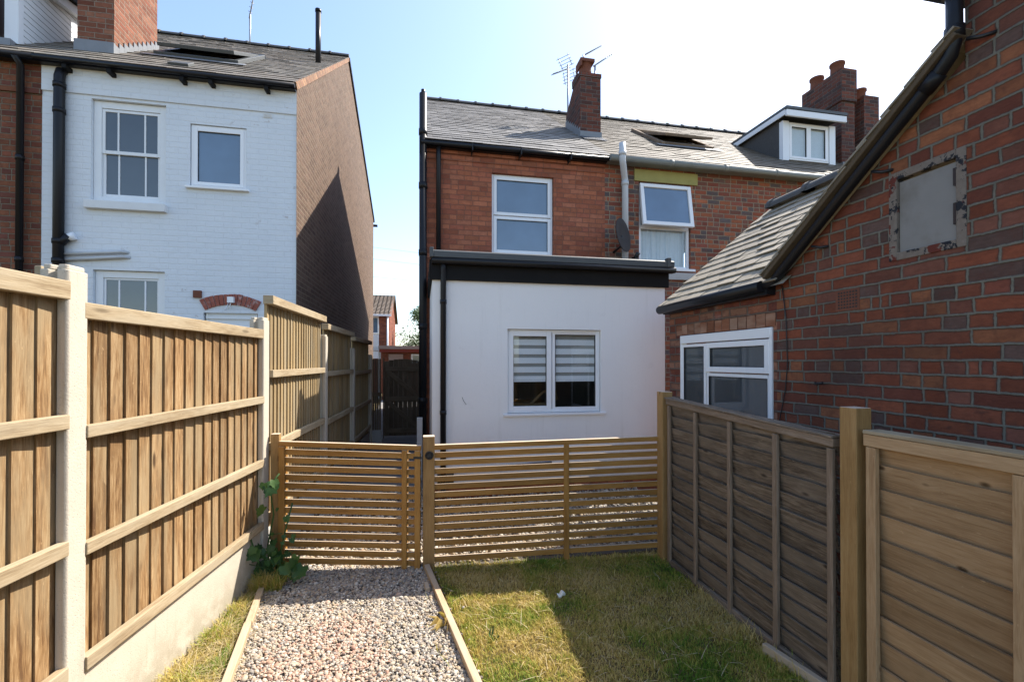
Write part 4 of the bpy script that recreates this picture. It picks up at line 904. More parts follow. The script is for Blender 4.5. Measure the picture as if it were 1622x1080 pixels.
yagi('tv_aerial', (3.05, 9.21, 6.4), (3.05, 9.21, 7.93), [(3.05, 9.21, 7.84), (2.62, 8.85, 7.45)], 9, .13, 'big tv aerial with wire reflector on a mast left of the nearest chimney stack')
yagi('tv_aerial', (3.13, 8.50, 7.5), (3.14, 8.50, 7.68), [(3.13, 8.50, 7.66), (3.62, 8.72, 8.08)], 8, .07, 'small thin tv aerial standing on the cowl of the nearest chimney pot', False)
yagi('tv_aerial', (3.40, 8.55, 7.1), (3.40, 8.55, 7.52), [(3.36, 8.53, 7.50), (3.86, 8.75, 7.96)], 8, .06, 'thin tv aerial boom pointing up to the right behind the nearest chimney pot', False)

# ================================================================== WHITE EXTENSION
X = thing('flat_roof_extension', (1.6, 5.44, 0), 'single-storey white rendered extension with black fascia, flat roof and striped window blind', 'extension')
ZE = mapY(5.44)
mb = MB(); wall(mb, ZE, .128, 3.125, .12, 2.60, [(1.032, 2.239, .985, 2.022)], .12)
mb.face([(.128, 5.44, .12), (.128, 7, .12), (.128, 7, 2.6), (.128, 5.44, 2.6)], [(0, 0)] * 4); mb.face([(3.125, 5.44, .12), (3.125, 7, .12), (3.125, 7, 2.6), (3.125, 5.44, 2.6)], [(0, 0)] * 4)
mb.build('wall', 'render', X)
mb = MB(); mb.tube([(.48, 5.4385, 1.20), (.50, 5.4385, 1.15), (.53, 5.4385, 1.11)], .0025, 5); mb.build('scuff_mark', 'iron', X)
mb = MB(); mb.box(.14, 3.11, 5.452, 6.99, -.1, .119); mb.build('plinth', 'brick_main', X)
mb = MB(); mb.box(.15, 3.10, 5.60, 6.99, .12, .13); mb.box(.15, 3.10, 5.60, 6.99, 2.5, 2.51); mb.box(.15, 3.1, 6.9, 6.98, .131, 2.499); mb.box(.13, .15, 5.60, 6.98, .131, 2.499); mb.box(3.10, 3.12, 5.60, 6.98, .131, 2.499)
mb.box(.15, 1.032, 5.561, 5.60, .131, 2.499); mb.box(2.239, 3.1, 5.561, 5.6, .131, 2.499); mb.box(1.033, 2.238, 5.561, 5.6, .131, .985); mb.box(1.033, 2.238, 5.561, 5.6, 2.023, 2.499)
mb.build('interior', 'interior', X)
mb = MB(); mb.box(.115, 3.165, 5.405, 5.437, 2.585, 2.80); mb.box(.095, .125, 5.438, 6.99, 2.585, 2.83); mb.build('fascia', 'fascia', X, bevel=.003)
mb = MB(); mb.box(.118, 3.21, 5.34, 5.404, 2.765, 2.82); mb.tube([(.12, 5.345, 2.80), (3.215, 5.345, 2.80)], .038, 12); mb.build('gutter', 'black', X)
mb = MB(); mb.prism([(5.325, 2.835), (5.325, 2.905), (5.36, 2.925), (5.47, 2.90), (5.47, 2.835)], .11, 3.20, lambda a, b, d: (d, a, b)); mb.build('roof_trim', 'felt', X, bevel=.004)
mb = MB(); mb.box(3.10, 3.145, 5.31, 5.40, 2.83, 2.955); mb.box(.095, .14, 5.31, 5.40, 2.83, 2.945); mb.build('trim_end', 'felt', X, bevel=.008)
mb = MB(); mb.box(.128, 3.13, 5.471, 6.995, 2.80, 2.87); mb.build('roof', 'felt', X)
mb = MB(); mb.tube([(.255, 5.375, 2.79), (.255, 5.39, 2.70), (.255, 5.40, 2.60), (.255, 5.40, .12)], .034, 14)
for z in (2.3, 1.0): mb.tube([(.255, 5.40, z), (.255, 5.40, z + .05)], .039, 14)
mb.tube([(.255, 5.40, .12), (.255, 5.36, .05)], .036, 12); mb.box(.19, .38, 5.405, 5.435, .16, .30); mb.build('downpipe', 'black', X)
w = upvc(X, ZE, 1.036, 2.235, .992, 2.018, -.045, [(1.050, 1.600, 1.010, 2.000, True), (1.612, 2.222, 1.018, 2.000, False)], fw=.07, pane='pane_clear', sill=.06)
mb = MB()
for k in range(5):
    z = 1.900 - k * .114; mb.box(1.07, 2.19, 5.535, 5.538, max(z - .072, 1.395), z)
mb.box(1.07, 2.19, 5.535, 5.538, 1.965, 2.0)
for q in (1.392,): mb.box(1.07, 2.19, 5.528, 5.544, q - .02, q)
mb.build('blind', 'blind', w)
mb = MB(); mb.box(1.07, 2.19, 5.545, 5.547, 1.37, 2.0); mb.build('blind_lining', 'sheer', w)
tb = MB(); tb.box(1.1, 1.75, 6.0, 6.5, 1.03, 1.06); tb.box(1.12, 1.16, 6.02, 6.06, .12, 1.03); tb.box(1.70, 1.74, 6.02, 6.06, .12, 1.03); tb.tube([(1.45, 5.95, 1.06), (1.62, 5.95, 1.22), (1.8, 6.0, 1.22), (1.84, 6.05, 1.1)], .02, 8)
tag(tb.build('wooden_table', 'new', origin=(1.4, 6.2, .12)), 'pale wooden table edge seen dimly through the extension window', 'table')

# ================================================================== LEFT TERRACE : white house
KL = .7314; LY, LZ = 6.88, 5.56; LRY = 11.68; LRZ = LZ + (LRY - LY) * KL; LSL = math.hypot(LRY - LY, LRZ - LZ); pl_, VL, NL = slope_fn(LY, LZ, KL)
LBY = 17.7; LBZ = 6.93
A = thing('white_house', (-3.3, 7, 0), 'white painted brick end house with a tall buff brick gable facing the alley', 'house')
mb = MB(); wall(mb, Z, -4.85, -1.755, -.1, 5.16, [(-4.30, -3.42, 3.755, 5.12), (-3.127, -2.417, 4.03, 4.905), (-4.27, -3.426, 1.4, 2.845), (-2.95, -2.26, -.1, 2.30)], .10)
wall(mb, lambda s_, d, z: (s_, 6.982 - d, z), -4.85, -1.755, 5.16, 5.56); mb.face([(-4.85, 6.982, 5.16), (-1.755, 6.982, 5.16), (-1.755, 7.0, 5.16), (-4.85, 7.0, 5.16)], [(0, 0)] * 4)
mb.build('wall', 'white_brick', A)
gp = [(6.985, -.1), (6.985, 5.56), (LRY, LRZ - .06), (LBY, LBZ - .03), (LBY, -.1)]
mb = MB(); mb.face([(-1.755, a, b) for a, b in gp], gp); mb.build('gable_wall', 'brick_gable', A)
mb = MB(); kk = .06; q = [(6.95, 5.50), (LRY, LRZ - .03 - kk), (LRY, LRZ + .005), (6.86, 5.56)]; mb.prism(q, -1.77, -1.735, lambda a, b, d: (d, a, b)); mb.build('verge', 'brick_orange', A)
mb = MB(); mb.prism([(LRY, LRZ - .10), (LBY + .1, LBZ - .07), (LBY + .1, LBZ + .03), (LRY, LRZ)], -1.77, -1.72, lambda a, b, d: (d, a, b)); mb.tube([(-1.80, LBY + .12, LBZ - .18), (-1.62, LBY + .12, LBZ - .18)], .05, 8); mb.build('bargeboard', 'fascia', A)
roof(A, -4.85, -1.745, 'slate_left', pl_, VL, NL, LSL, [(LRY, LRZ - .01), (LBY + .12, LBZ)], gauge=.21)
mb = MB(); tiles_ridge(mb, (-4.95, LRY, LRZ + .02), (-1.74, LRY, LRZ + .02), .085); mb.build('ridge', 'ridge', A)
mb = MB(); mb.box(-4.85, -1.76, 6.90, 6.98, 5.48, 5.53); mb.tube([(-4.85, 6.85, 5.512), (-1.75, 6.85, 5.505)], .030, 12); mb.build('gutter', 'black', A)
for x in (-4.55, -4.05, -3.2, -2.85, -2.15): mb = MB(); mb.box(x, x + .05, 6.86, 6.985, 5.41, 5.46); mb.build('gutter_bracket', 'fascia', A)
# sash window
mb = MB(); frame(mb, Z, -4.297, -3.423, 3.76, 5.115, .09, -.10, -.045, .07); w = mb.build('sash_window', 'whitewood', A, bevel=.004)
for z0, z1, d in ((4.42, 5.02, -.055), (3.835, 4.455, -.075)):
    m2 = MB(); frame(m2, Z, -4.205, -3.515, z0, z1, .035, d - .03, d, .045)
    for x in (-4.205 + .69 * .27, -4.205 + .69 * .73): m2.box(x - .010, x + .010, d - .025, d - .002, z0 + .045, z1 - .035, mp=Z)
    m2.build('sash', 'whitewood', w, bevel=.003); sash_pane(w, Z, -4.17, -3.55, z0 + .04, z1 - .03, d - .012, 'pane_dark')
mb = MB(); mb.box(-4.345, -3.40, 6.93, 7.05, 3.645, 3.752); mb.build('stone_sill', 'sill', A, bevel=.006)
upvc(A, Z, -3.12, -2.424, 4.036, 4.898, -.02, [(-3.09, -2.454, 4.066, 4.868, True)], sill=.05)
mb = MB(); frame(mb, Z, -4.267, -3.429, 1.5, 2.84, .09, -.10, -.045); w = mb.build('sash_window', 'whitewood', A, bevel=.004)
m2 = MB(); frame(m2, Z, -4.175, -3.52, 1.6, 2.748, .025, -.09, -.06)
for x in (-4.0, -3.69): m2.box(x - .011, x + .011, -.085, -.062, 1.62, 2.72, mp=Z)
m2.build('sash', 'whitewood', w, bevel=.003); sash_pane(w, Z, -4.155, -3.54, 1.62, 2.725, -.07, 'pane_dark')
# arched door head
mb = MB(); cxx, r0 = -2.605, .72; czz = 2.46 - r0
def arcpt(r_, a): return (cxx + r_ * math.sin(a), czz + r_ * math.cos(a))
na_ = 13; am = .50
for k in range(na_):
    a, b = lerp(-am, am, k / na_) + .006, lerp(-am, am, (k + 1) / na_) - .006; e = jr(.006); o = jr(.006)
    mb.prism([arcpt(r0 - .045, a), arcpt(r0 + .105 + e, a), arcpt(r0 + .105 + e, b), arcpt(r0 - .045, b)], -.02, .018 + o, lambda u, v, d: Z(u, d, v))
mb.build('arch', 'wood_red', A)
mb = MB(); seg = 12; pts = [(-2.95, -.1), (-2.26, -.1)] + [arcpt(r0 - .05, lerp(am, -am, k / seg)) for k in range(seg + 1)]
mb.face([Z(a, -.05, b) for a, b in pts], pts); dr = mb.build('door_head', 'whitewood', A)
mb = MB(); mb.box(-2.93, -2.28, -.05, -.025, 2.22, 2.26, mp=Z); mb.box(-2.93, -2.28, -.05, -.03, 2.02, 2.10, mp=Z); mb.build('moulding', 'whitewood', dr)
mb = MB(); mb.box(-2.63, -2.55, -.0, .07, 2.44, 2.52, mp=Z); mb.tube([Z(-2.59, .05, 2.44), Z(-2.60, .06, 2.38), Z(-2.66, .05, 2.34), Z(-2.63, .02, 2.44)], .006, 6); mb.build('door_lamp', 'upvc', A)
mb = MB(); mb.box(-3.07, -2.97, 0, .03, 2.50, 2.60, mp=Z); mb.build('bracket', 'terracotta', A)
mb = MB(); mb.box(-2.20, -2.08, 0, .008, 5.10, 5.165, mp=lambda s_, d, z: (s_, 6.999 - d, z - .02))
for q in range(4): mb.box(-2.19, -2.09, .008, .014, 5.088 + q * .014, 5.095 + q * .014, mp=lambda s_, d, z: (s_, 6.999 - d, z))
mb.build('air_vent', 'sill', A)
mb = MB(); mb.tube([(-4.615, 6.93, 1.0), (-4.615, 6.93, 5.32), (-4.612, 6.95, 5.40), (-4.605, 7.02, 5.43)], .058, 16)
for z in (5.18, 4.85, 3.15, 2.9, 2.6): mb.tube([(-4.615, 6.93, z), (-4.615, 6.93, z + .06)], .067, 16)
mb.tube([(-4.615, 6.93, 3.14), (-4.50, 6.94, 3.26)], .05, 12); mb.build('soil_pipe', 'black', A)
for z0, z1, xe in ((2.955, 3.02, -3.84), (3.03, 3.085, -3.86)):
    mb = MB(); mb.tube([(-4.56, 6.96, z0), (xe - .05, 6.96, z1), (xe, 7.01, z1)], .021, 10); mb.build('waste_pipe', 'greypvc', A)
mb = MB(); mb.tube([(-4.52, 6.94, 3.24), (-4.45, 6.96, 3.27)], .05, 12); mb.build('pipe_cap', 'upvc', A)
# chimney, roof windows, pipe
mb = MB(); mb.box(-4.86, -4.40, 7.62, 8.72, 5.9, 8.10); mb.box(-4.885, -4.375, 7.595, 8.745, 8.101, 8.18); mb.box(-4.91, -4.35, 7.57, 8.77, 8.181, 9.2); ch = mb.build('chimney', 'brick_tall', A)
mb = MB(); mb.box(-4.88, -4.38, 7.58, 7.615, 6.05, 6.25)
for q in range(10):
    y = 7.6 + q * .115; zz = LZ + (y - LY) * KL; mb.box(-4.396, -4.384, y, y + .113, zz - .02, zz + .16)
mb.build('flashing', 'lead', ch)
hy = math.hypot(1, KL)
roof_window(A, pl_, -4.05, -2.86, (7.95 - LY) * hy, (9.25 - LY) * hy, 'felt', 5)
mb = MB(); mb.box(-3.46, -3.20, .01, .05, .30, .52, mp=lambda s_, d, z: pl_(s_, z, d)); mb.build('slate_vent', 'felt', A, bevel=.005)
mb = MB(); mb.tube([(-2.03, 9.66, 7.5), (-2.03, 9.66, 8.62)], .052, 14); mb.tube([(-2.03, 9.66, 8.62), (-2.03, 9.66, 8.67)], .06, 14); mb.build('flue_pipe', 'black', A)
yagi('tv_aerial', (-3.98, 11.72, 8.9), (-3.98, 11.72, 9.85), [(-3.99, 11.70, 9.72), (-3.78, 11.50, 10.42)], 6, .05, 'thin tv aerial mast standing alone on the ridge of the white house', False)

# ---- red brick house beyond the white house
B = thing('brick_house', (-7, 7, 0), 'dark red brick house left of the white house, with a white clad dormer', 'house')
mb = MB(); wall(mb, Z, -9.5, -4.85, -.1, 5.56); mb.build('wall', 'brick_left', B)
mb = MB(); mb.box(-9.5, -4.852, 6.975, 6.998, 5.10, 5.17); mb.build('brick_course', 'brick_left', B)
roof(B, -9.5, -4.85, 'slate_left', pl_, VL, NL, LSL, [(LRY, LRZ - .01), (LBY + .12, LBZ)], gauge=.21)
mb = MB(); mb.box(-9.5, -4.852, 6.90, 6.98, 5.48, 5.53); mb.tube([(-9.5, 6.85, 5.515), (-4.852, 6.85, 5.512)], .030, 12); mb.build('gutter', 'black', B)
mb = MB(); tiles_ridge(mb, (-9.5, LRY, LRZ + .02), (-4.95, LRY, LRZ + .02), .085); mb.build('ridge', 'ridge', B)
mb = MB(); mb.tube([(-5.04, 6.93, 0), (-5.04, 6.93, 5.42), (-5.04, 6.84, 5.50)], .038, 12)
for z in (4.2, 2.9): mb.tube([(-5.04, 6.93, z), (-5.04, 6.93, z + .06)], .045, 12)
mb.build('downpipe', 'black', B)
mb = MB(); FY = 7.48; mb.prism([(FY + .05, 5.7), (FY + .05, 6.88), (9.3, 7.28), (9.3, 7.0)], -7.6, -5.46, lambda a, b, d: (d, a, b)); dm = mb.build('dormer', 'clad', B)
mb = MB()
for q in range(14):
    z = 6.0 + q * .085; mb.box(-5.459, -5.449, FY + .05, 9.2, z, z + .074)
mb.build('cladding', 'clad', dm, bevel=.003)
mb = MB(); mb.prism([(FY - .12, 6.90), (FY - .12, 7.03), (9.4, 7.46), (9.4, 7.33)], -5.44, -5.36, lambda a, b, d: (d, a, b)); mb.box(-7.7, -5.36, FY - .15, FY - .125, 6.88, 7.03); mb.build('fascia', 'clad', dm)
mb = MB(); mb.prism([(FY - .2, 7.035), (FY - .2, 7.09), (9.4, 7.54), (9.4, 7.465)], -7.8, -5.30, lambda a, b, d: (d, a, b)); mb.build('dormer_roof', 'fascia', dm)
mb = MB(); mb.box(-5.60, -5.44, FY - .04, FY + .045, 5.95, 6.88); mb.build('corner_post', 'clad', dm)
mb = MB(); mp = mapY(FY); frame(mb, mp, -6.6, -5.605, 6.0, 6.88, .09, -.04, .02); w = mb.build('window', 'brown', dm, bevel=.004); sash_pane(w, mp, -6.52, -5.69, 6.08, 6.80, -.02, 'pane')
aa2 = R(8)
def mpo2(s_, d, z): dz = z - 6.80; return (s_, FY - .02 - (d * math.cos(aa2) - dz * math.sin(aa2)), 6.80 + dz * math.cos(aa2) + d * math.sin(aa2))
mb = MB(); frame(mb, mpo2, -6.45, -5.70, 6.10, 6.80, .07, 0.01, .05); mb.build('open_sash', 'brown', w)
mb = MB(); mb.box(-6.38, -5.77, .02, .03, 6.17, 6.73, mp=mpo2); mb.build('pane', 'pane', w)
mb = MB(); mb.box(-7.7, -5.43, 7.30, 7.44, 5.80, 5.95, mp=lambda x, y, z: (x, y, z + .02)); mb.build('flashing', 'lead', dm)

# ================================================================== RIGHT BRICK BUILDING
C = thing('brick_outbuilding', (2.7, 2.5, 0), 'large dark red brick building with a boarded hatch and low white window', 'house')
ZX = mapX(2.7)
mb = MB()
def wx(poly): mb.face([(2.7, a, b) for a, b in poly], poly)
# wall built round the hatch opening
ha, hb, hc, hd = 1.797, 2.184, 2.205, 2.715
wx([(-1.5, -.1), (ha, -.1), (ha, 3.16), (1.80, 3.16), (1.80, 3.58), (-1.5, 3.58)]); wx([(-1.5, 3.58), (1.80, 3.58), (.15, 4.75)])
wx([(ha, -.1), (hb, -.1), (hb, hc), (ha, hc)]); wx([(ha, hd), (hb, hd), (hb, 2.862), (ha, 3.155)]); wx([(hb, -.1), (3.05, -.1), (3.05, 2.20), (2.99, 2.25), (hb, 2.862)])
for a, b, c, d in ((ha, hb, hc, hc), (ha, hb, hd, hd)): mb.face([(2.7, a, c), (2.7, b, c), (2.8, b, c), (2.8, a, c)], [(0, 0)] * 4)
for a in (ha, hb): mb.face([(2.7, a, hc), (2.7, a, hd), (2.8, a, hd), (2.8, a, hc)], [(0, 0)] * 4)
mb.face([(2.7, 1.765, 3.0), (8, 1.765, 3.0), (8, 1.765, 3.6), (2.7, 1.765, 3.6)], [(0, 0), (5.3, 0), (5.3, .6), (0, .6)])
mb.build('wall', 'brick_right', C)
mb = MB(); wall(mb, ZX, 3.05, 4.60, -.1, 2.23, [(3.087, 4.372, .82, 1.896)], .05)
gpoly = [(2.7, -.1), (5.4, -.1), (5.4, 2.23), (4.03, 3.36), (2.7, 2.23)]; mb.face([(a, 4.60, b) for a, b in gpoly], gpoly); mb.build('wing_wall', 'brick_wing', C)
# soldier / header course over the window is proud of the wall
mb = MB(); x = 3.06
k = 0
while x < 4.44: mb.box(x, x + .098, .0, .006 + jr(.003), 1.90, 2.005 + jr(.004), mp=ZX, off=(k * .731, k * 1.37)); x += .108; k += 1
hdm = wood('orange_header_brick', (0.13, 0.05, 0.028), (0.21, 0.085, 0.045), (0.29, 0.15, 0.095), 0.0, .6, .9, grey=(.36, .24, .17)); mb.build('window_header', hdm, C, bevel=.004)
# wing roof: eaves along the wall, ridge parallel to it
KW = .835; ux = 1 / math.hypot(1, KW); V_ = Vector((ux, 0, KW * ux)); N_ = Vector((-KW * ux, 0, ux)); wl_ = math.hypot(4.03 - 2.62, (4.03 - 2.62) * KW)
mb = MB(); slates(mb, (2.60, 2.95, 2.215), (0, 1, 0), V_, N_, 1.72, wl_ + .01, .140, .235, th=.011, jit=.007)
a_ = [(2.62, 2.9, 2.20), (2.62, 4.62, 2.20), (4.03, 4.62, 3.37), (4.03, 2.9, 3.37)]; mb.face(a_, [(0, 0)] * 4); b_ = [(4.03, 2.0, 3.39), (4.03, 4.65, 3.39), (5.5, 4.65, 2.2), (5.5, 2.0, 2.2)]; mb.face(b_, [(0, 0)] * 4); mb.build('wing_roof', 'slate_wing', C)
mb = MB(); tiles_ridge(mb, (4.03, 4.60, 3.43), (4.03, 2.6, 3.43), .10); mb.build('ridge', 'ridge', C)
# lean-to roof over the hatch wall, sloping down away from the camera
KR = .755; pr = lambda x, v, n: Vector((x, 3.06, 2.255)) + Vector((0, -1, KR)).normalized() * v + Vector((0, KR, 1)).normalized() * n
ll = math.hypot(1.30, 1.30 * KR)
mb = MB(); slates(mb, pr(2.575, 0, .035), (1, 0, 0), Vector((0, -1, KR)), Vector((0, KR, 1)), 2.6, ll, .17, .27, th=.012, jit=.006)
q = [pr(2.58, 0, .03), pr(5.3, 0, .03), pr(5.3, ll, .03), pr(2.58, ll, .03)]; mb.face(q, [(0, 0)] * 4); mb.build('lean_to_roof', 'slate_wing', C)
mb = MB(); mb.box(2.585, 2.66, .000, .030, 0.0, ll, mp=lambda x, n, v: pr(x, v, n)); mb.build('verge', 'bark', C, bevel=.005)
mb = MB(); mb.tube([(2.632, 1.80, 3.60), (2.632, 1.80, 3.24), (2.632, 1.82, 3.17), (2.632, 1.88, 3.105), (2.632, 2.92, 2.30), (2.645, 3.03, 2.225), (2.60, 3.14, 2.205)], .034, 14)
mb.tube([(2.632, 1.80, 3.24), (2.632, 1.80, 3.30)], .041, 14); mb.tube([(2.632, 1.87, 3.115), (2.632, 1.94, 3.06)], .040, 14)
dp = mb.build('downpipe', 'black', C)
for y, z in ((1.76, 3.22), (2.25, 2.76), (2.68, 2.42)): mb = MB(); mb.tube([(2.65, y, z), (2.67, y - .05, z - .02), (2.70, y - .09, z - .02)], .009, 6); mb.build('pipe_bracket', 'iron', C)
mb = MB(); mb.tube([(2.59, 3.08, 2.205), (2.59, 4.62, 2.19)], .045, 12); mb.box(2.62, 2.698, 3.06, 4.60, 2.14, 2.21); mb.build('gutter', 'black', C)
mb = MB(); mb.tube([(2.60, 1.90, 3.60), (8, 1.90, 3.60)], .068, 14); mb.tube([(2.62, 1.89, 3.60), (2.632, 1.82, 3.54), (2.632, 1.80, 3.48)], .05, 12); mb.build('eaves_gutter', 'black', C)
mb = MB(); mb.prism([(1.93, 3.60), (.15, 4.86), (-1.63, 3.60), (-1.63, 3.66), (.15, 4.94), (1.93, 3.66)], 2.61, 8, lambda a, b, d: (d, a, b)); mb.build('main_roof', 'slate_wing', C)
# hatch
mb = MB(); frame(mb, ZX, ha, hb, hc, hd, .045, -.05, .006); hf = mb.build('hatch', 'peel', C, bevel=.004)
mb = MB(); mb.box(1.846, 2.136, -.035, -.012, 2.25, 2.655, mp=ZX); mb.build('board', 'ply', hf, bevel=.003)
for a, b in ((2.33, 2.44), (2.53, 2.62)): mb = MB(); mb.box(1.843, 1.856, -.030, .003, a, b, mp=ZX); mb.build('hinge_recess', 'brown', hf)
# air brick
mb = MB(); mb.box(2.37, 2.538, 0, .004, 1.95, 2.088, mp=ZX); ab = mb.build('air_brick', 'terracotta', C, bevel=.003)
mb = MB()
for i in range(7):
    for j in range(6): mb.box(2.385 + i * .0205, 2.385 + i * .0205 + .011, .004, .0055, 1.966 + j * .0195, 1.966 + j * .0195 + .010, mp=ZX)
mb.build('vent_hole', 'iron', ab)
# window of the wing
upvc(C, ZX, 3.09, 4.369, .825, 1.892, .015, [(3.115, 3.925, 1.525, 1.80, True), (3.115, 3.925, .85, 1.515, False), (3.945, 4.344, .85, 1.80, False)], pane='pane_dark')
mb = MB(); mb.box(3.10, 4.36, -.02, .022, 1.81, 1.889, mp=ZX); mb.build('window_head', 'upvc', C, bevel=.004)
mb = MB(); pts = [(2.688, 2.985, 2.2), (2.69, 2.95, 1.95), (2.692, 2.94, 1.6), (2.69, 2.96, 1.4), (2.685, 3.03, 1.1), (2.69, 3.04, .9)]; mb.tube(pts, .004, 6); mb.build('cable', 'iron', C)
mb = MB(); mb.tube([(2.70, 2.70, 1.475), (2.66, 2.66, 1.468), (2.655, 2.60, 1.478)], .008, 6); mb.build('wall_hook', 'iron', C)

# ================================================================== FAR BACKGROUND
FH = thing('orange_house', (-2.6, 25, 0), 'far orange brick house with brown pantiled roof seen between the terraces', 'house')
mb = MB(); wall(mb, mapY(25.0), -9, -1.66, -.1, 4.15, [(-2.75, -2.19, 3.1, 4.02)], .08)
gp = [(25, -.1), (25, 4.15), (28, 5.35), (31, 4.15), (31, -.1)]; mb.face([(-1.66, a, b) for a, b in gp], gp); mb.build('wall', 'brick_far', FH)
mb = MB(); mb.box(-3.2, -2.19, 24.97, 24.995, 1.8, 3.07); mb.build('panel', 'sill', FH)
mb = MB(); p0 = Vector((-9, 24.8, 4.08)); Vd = Vector((0, 1, .46)).normalized(); L_ = 3.5
for k in range(15):
    for j in range(34):
        x = -9 + j * .22; a = p0 + Vector((x + 9, 0, 0)) + Vd * (k * L_ / 15); b = a + Vd * (L_ / 15); n_ = Vector((0, -.42, .9))
        mb.face([a + n_ * .04, a + n_ * .075 + Vector((.07, 0, 0)), b + n_ * .035 + Vector((.07, 0, 0)), b], [(0, 0)] * 4)
        mb.face([a + n_ * .075 + Vector((.07, 0, 0)), a + n_ * .03 + Vector((.22, 0, 0)), b + Vector((.22, 0, 0)), b + n_ * .035 + Vector((.07, 0, 0))], [(0, 0)] * 4)
q = [(-9, 28, 5.5), (-1.5, 28, 5.5), (-1.5, 31.2, 4.1), (-9, 31.2, 4.1)]; mb.face(q, [(0, 0)] * 4); mb.build('roof', 'pantile', FH)
mb = MB(); mb.box(-9, -1.5, 27.9, 28.1, 5.46, 5.56); mb.build('ridge', 'fascia', FH)
mb = MB(); mb.box(-9, -1.55, 24.72, 24.82, 4.02, 4.12); mb.tube([(-1.74, 24.9, 0), (-1.74, 24.9, 4.0)], .045, 8); mb.build('downpipe', 'upvc', FH)
mb = MB(); frame(mb, mapY(25.0), -2.74, -2.2, 3.11, 4.01, .06, -.06, 0.0); w = mb.build('window', 'upvc', FH); sash_pane(w, mapY(25.0), -2.68, -2.26, 3.17, 3.95, -.03, 'pane')
GA = thing('garage', (-1, 20, 0), 'low red brick garage with pink and red fascia bands far down the alley', 'garage')
mb = MB(); mb.box(-1.62, 2.5, 20.0, 23, -.1, 2.02); mb.build('wall', 'brick_far', GA)
mb = MB(); mb.box(-1.75, 2.6, 19.75, 23.2, 2.16, 2.30); rr = mb.build('roof', 'pinkboard', GA)
mb = MB(); mb.box(-1.72, 2.6, 19.78, 23.1, 2.03, 2.155); mb.build('fascia', 'redboard', GA)
mb = MB(); mb.box(-1.35, -.75, 19.96, 19.995, .1, 1.95); mb.build('door', 'pinkboard', GA)
mb = MB(); frame(mb, mapY(20.0), -.42, -.02, 1.55, 1.95, .07, 0.0, .04); w = mb.build('window', 'upvc', GA); sash_pane(w, mapY(20.0), -.35, -.09, 1.62, 1.88, .02, 'pane_dark')
PO = thing('porch_roof', (-2.3, 22, 0), 'white edged flat porch canopy in front of the far orange house', 'porch')
mb = MB(); mb.box(-3.2, -1.72, 20.8, 22.0, 2.1, 2.28); mb.build('canopy', 'clad', PO); mb = MB(); mb.box(-1.85, -1.75, 20.9, 21.0, -.1, 2.1); mb.build('post', 'clad', PO)

def tree(name, x, y, h, r, trunk, nleaf, size, label, cz=.62):
    t = thing(name, (x, y, 0), label, 'tree')
    mb = MB(); mb.tube([(x, y, -.1), (x + .1, y, h * .3), (x - .05, y, h * .75)], trunk, 8, radii=[trunk, trunk * .7, trunk * .25])
    blobs = []
    for k in range(16):
        a = random.uniform(0, 6.28); rr = r * random.uniform(.2, .8); z = h * random.uniform(.30, .95); f = 1 - abs(z / h - .58) * 1.2
        c = Vector((x + math.cos(a) * rr * f, y + math.sin(a) * rr * f, z)); blobs.append((c, r * random.uniform(.22, .42)))
        mb.tube([(x, y, h * random.uniform(.2, .5)), c], .03, 5, radii=[trunk * .3, .012])
    mb.build('trunk', 'bark', t)
    mb = MB()
    for _ in range(nleaf):
        c, br = random.choice(blobs); d = Vector((random.gauss(0, 1), random.gauss(0, 1), random.gauss(0, .8))).normalized() * br * random.random() ** .4
        p = c + d; a = Vector((random.gauss(0, 1), random.gauss(0, 1), random.gauss(0, .6))).normalized(); b = a.orthogonal().normalized(); s_ = size * random.uniform(.6, 1.3)
        mb.face([p - a * s_, p + b * s_ * .5, p + a * s_, p - b * s_ * .5], [(0, 0)] * 4)
    mb.build('crown', 'tree', t); return t
tree('tree', .1, 28.5, 5.0, 2.1, .14, 6500, .075, 'leafy green tree behind the red garage at the end of the alley')
tree('tree', 2.6, 31, 5.2, 2.4, .15, 3000, .09, 'second green tree mostly hidden behind the red garage and the soil pipe')

for z0, z1, z2 in ((8.6, 8.0, 8.9), (9.35, 8.75, 9.6), (7.4, 6.9, 7.9)):
    mb = MB(); mb.tube([(-14, 30, z0 + .5), (-7, 30, (z0 + z1) / 2 + .15), (0, 30, z1 - .1), (8, 30, z1 + .1), (16, 30, z2)], .007, 5)
    tag(mb.build('overhead_wire', 'metal'), 'thin overhead cable crossing the sky above the alley', 'wire', 'overhead cables above the alley')

# ================================================================== CLIMBING PLANT AT THE GATE
VP = thing('climbing_plant', (-1.05, 3.62, 0), 'green broad-leaved climbing plant growing up the hinge post of the slatted gate', 'plant')
def lobed(mb, c, nrm, up, size):
    nrm = nrm.normalized(); up = (up - nrm * up.dot(nrm)).normalized(); sd = up.cross(nrm)
    out = [(0, -.28), (.30, -.45), (.50, -.25), (.46, .02), (.62, .22), (.36, .34), (.30, .52), (.12, .58), (0, .85)]
    out = out + [(-a, b) for a, b in out[-2:0:-1]]
    P_ = [c + sd * a * size + up * b * size + nrm * (abs(a) * .28 - .12 * b * b) * size for a, b in out]
    i = len(mb.v); mb.v.append(tuple(c + up * .1 * size)); mb.v.extend([tuple(p) for p in P_]); n = len(P_)
    for k in range(n): mb.f.append((i, i + 1 + k, i + 1 + (k + 1) % n)); mb.uv.append([(0, 0)] * 3); mb.sm.append(True)
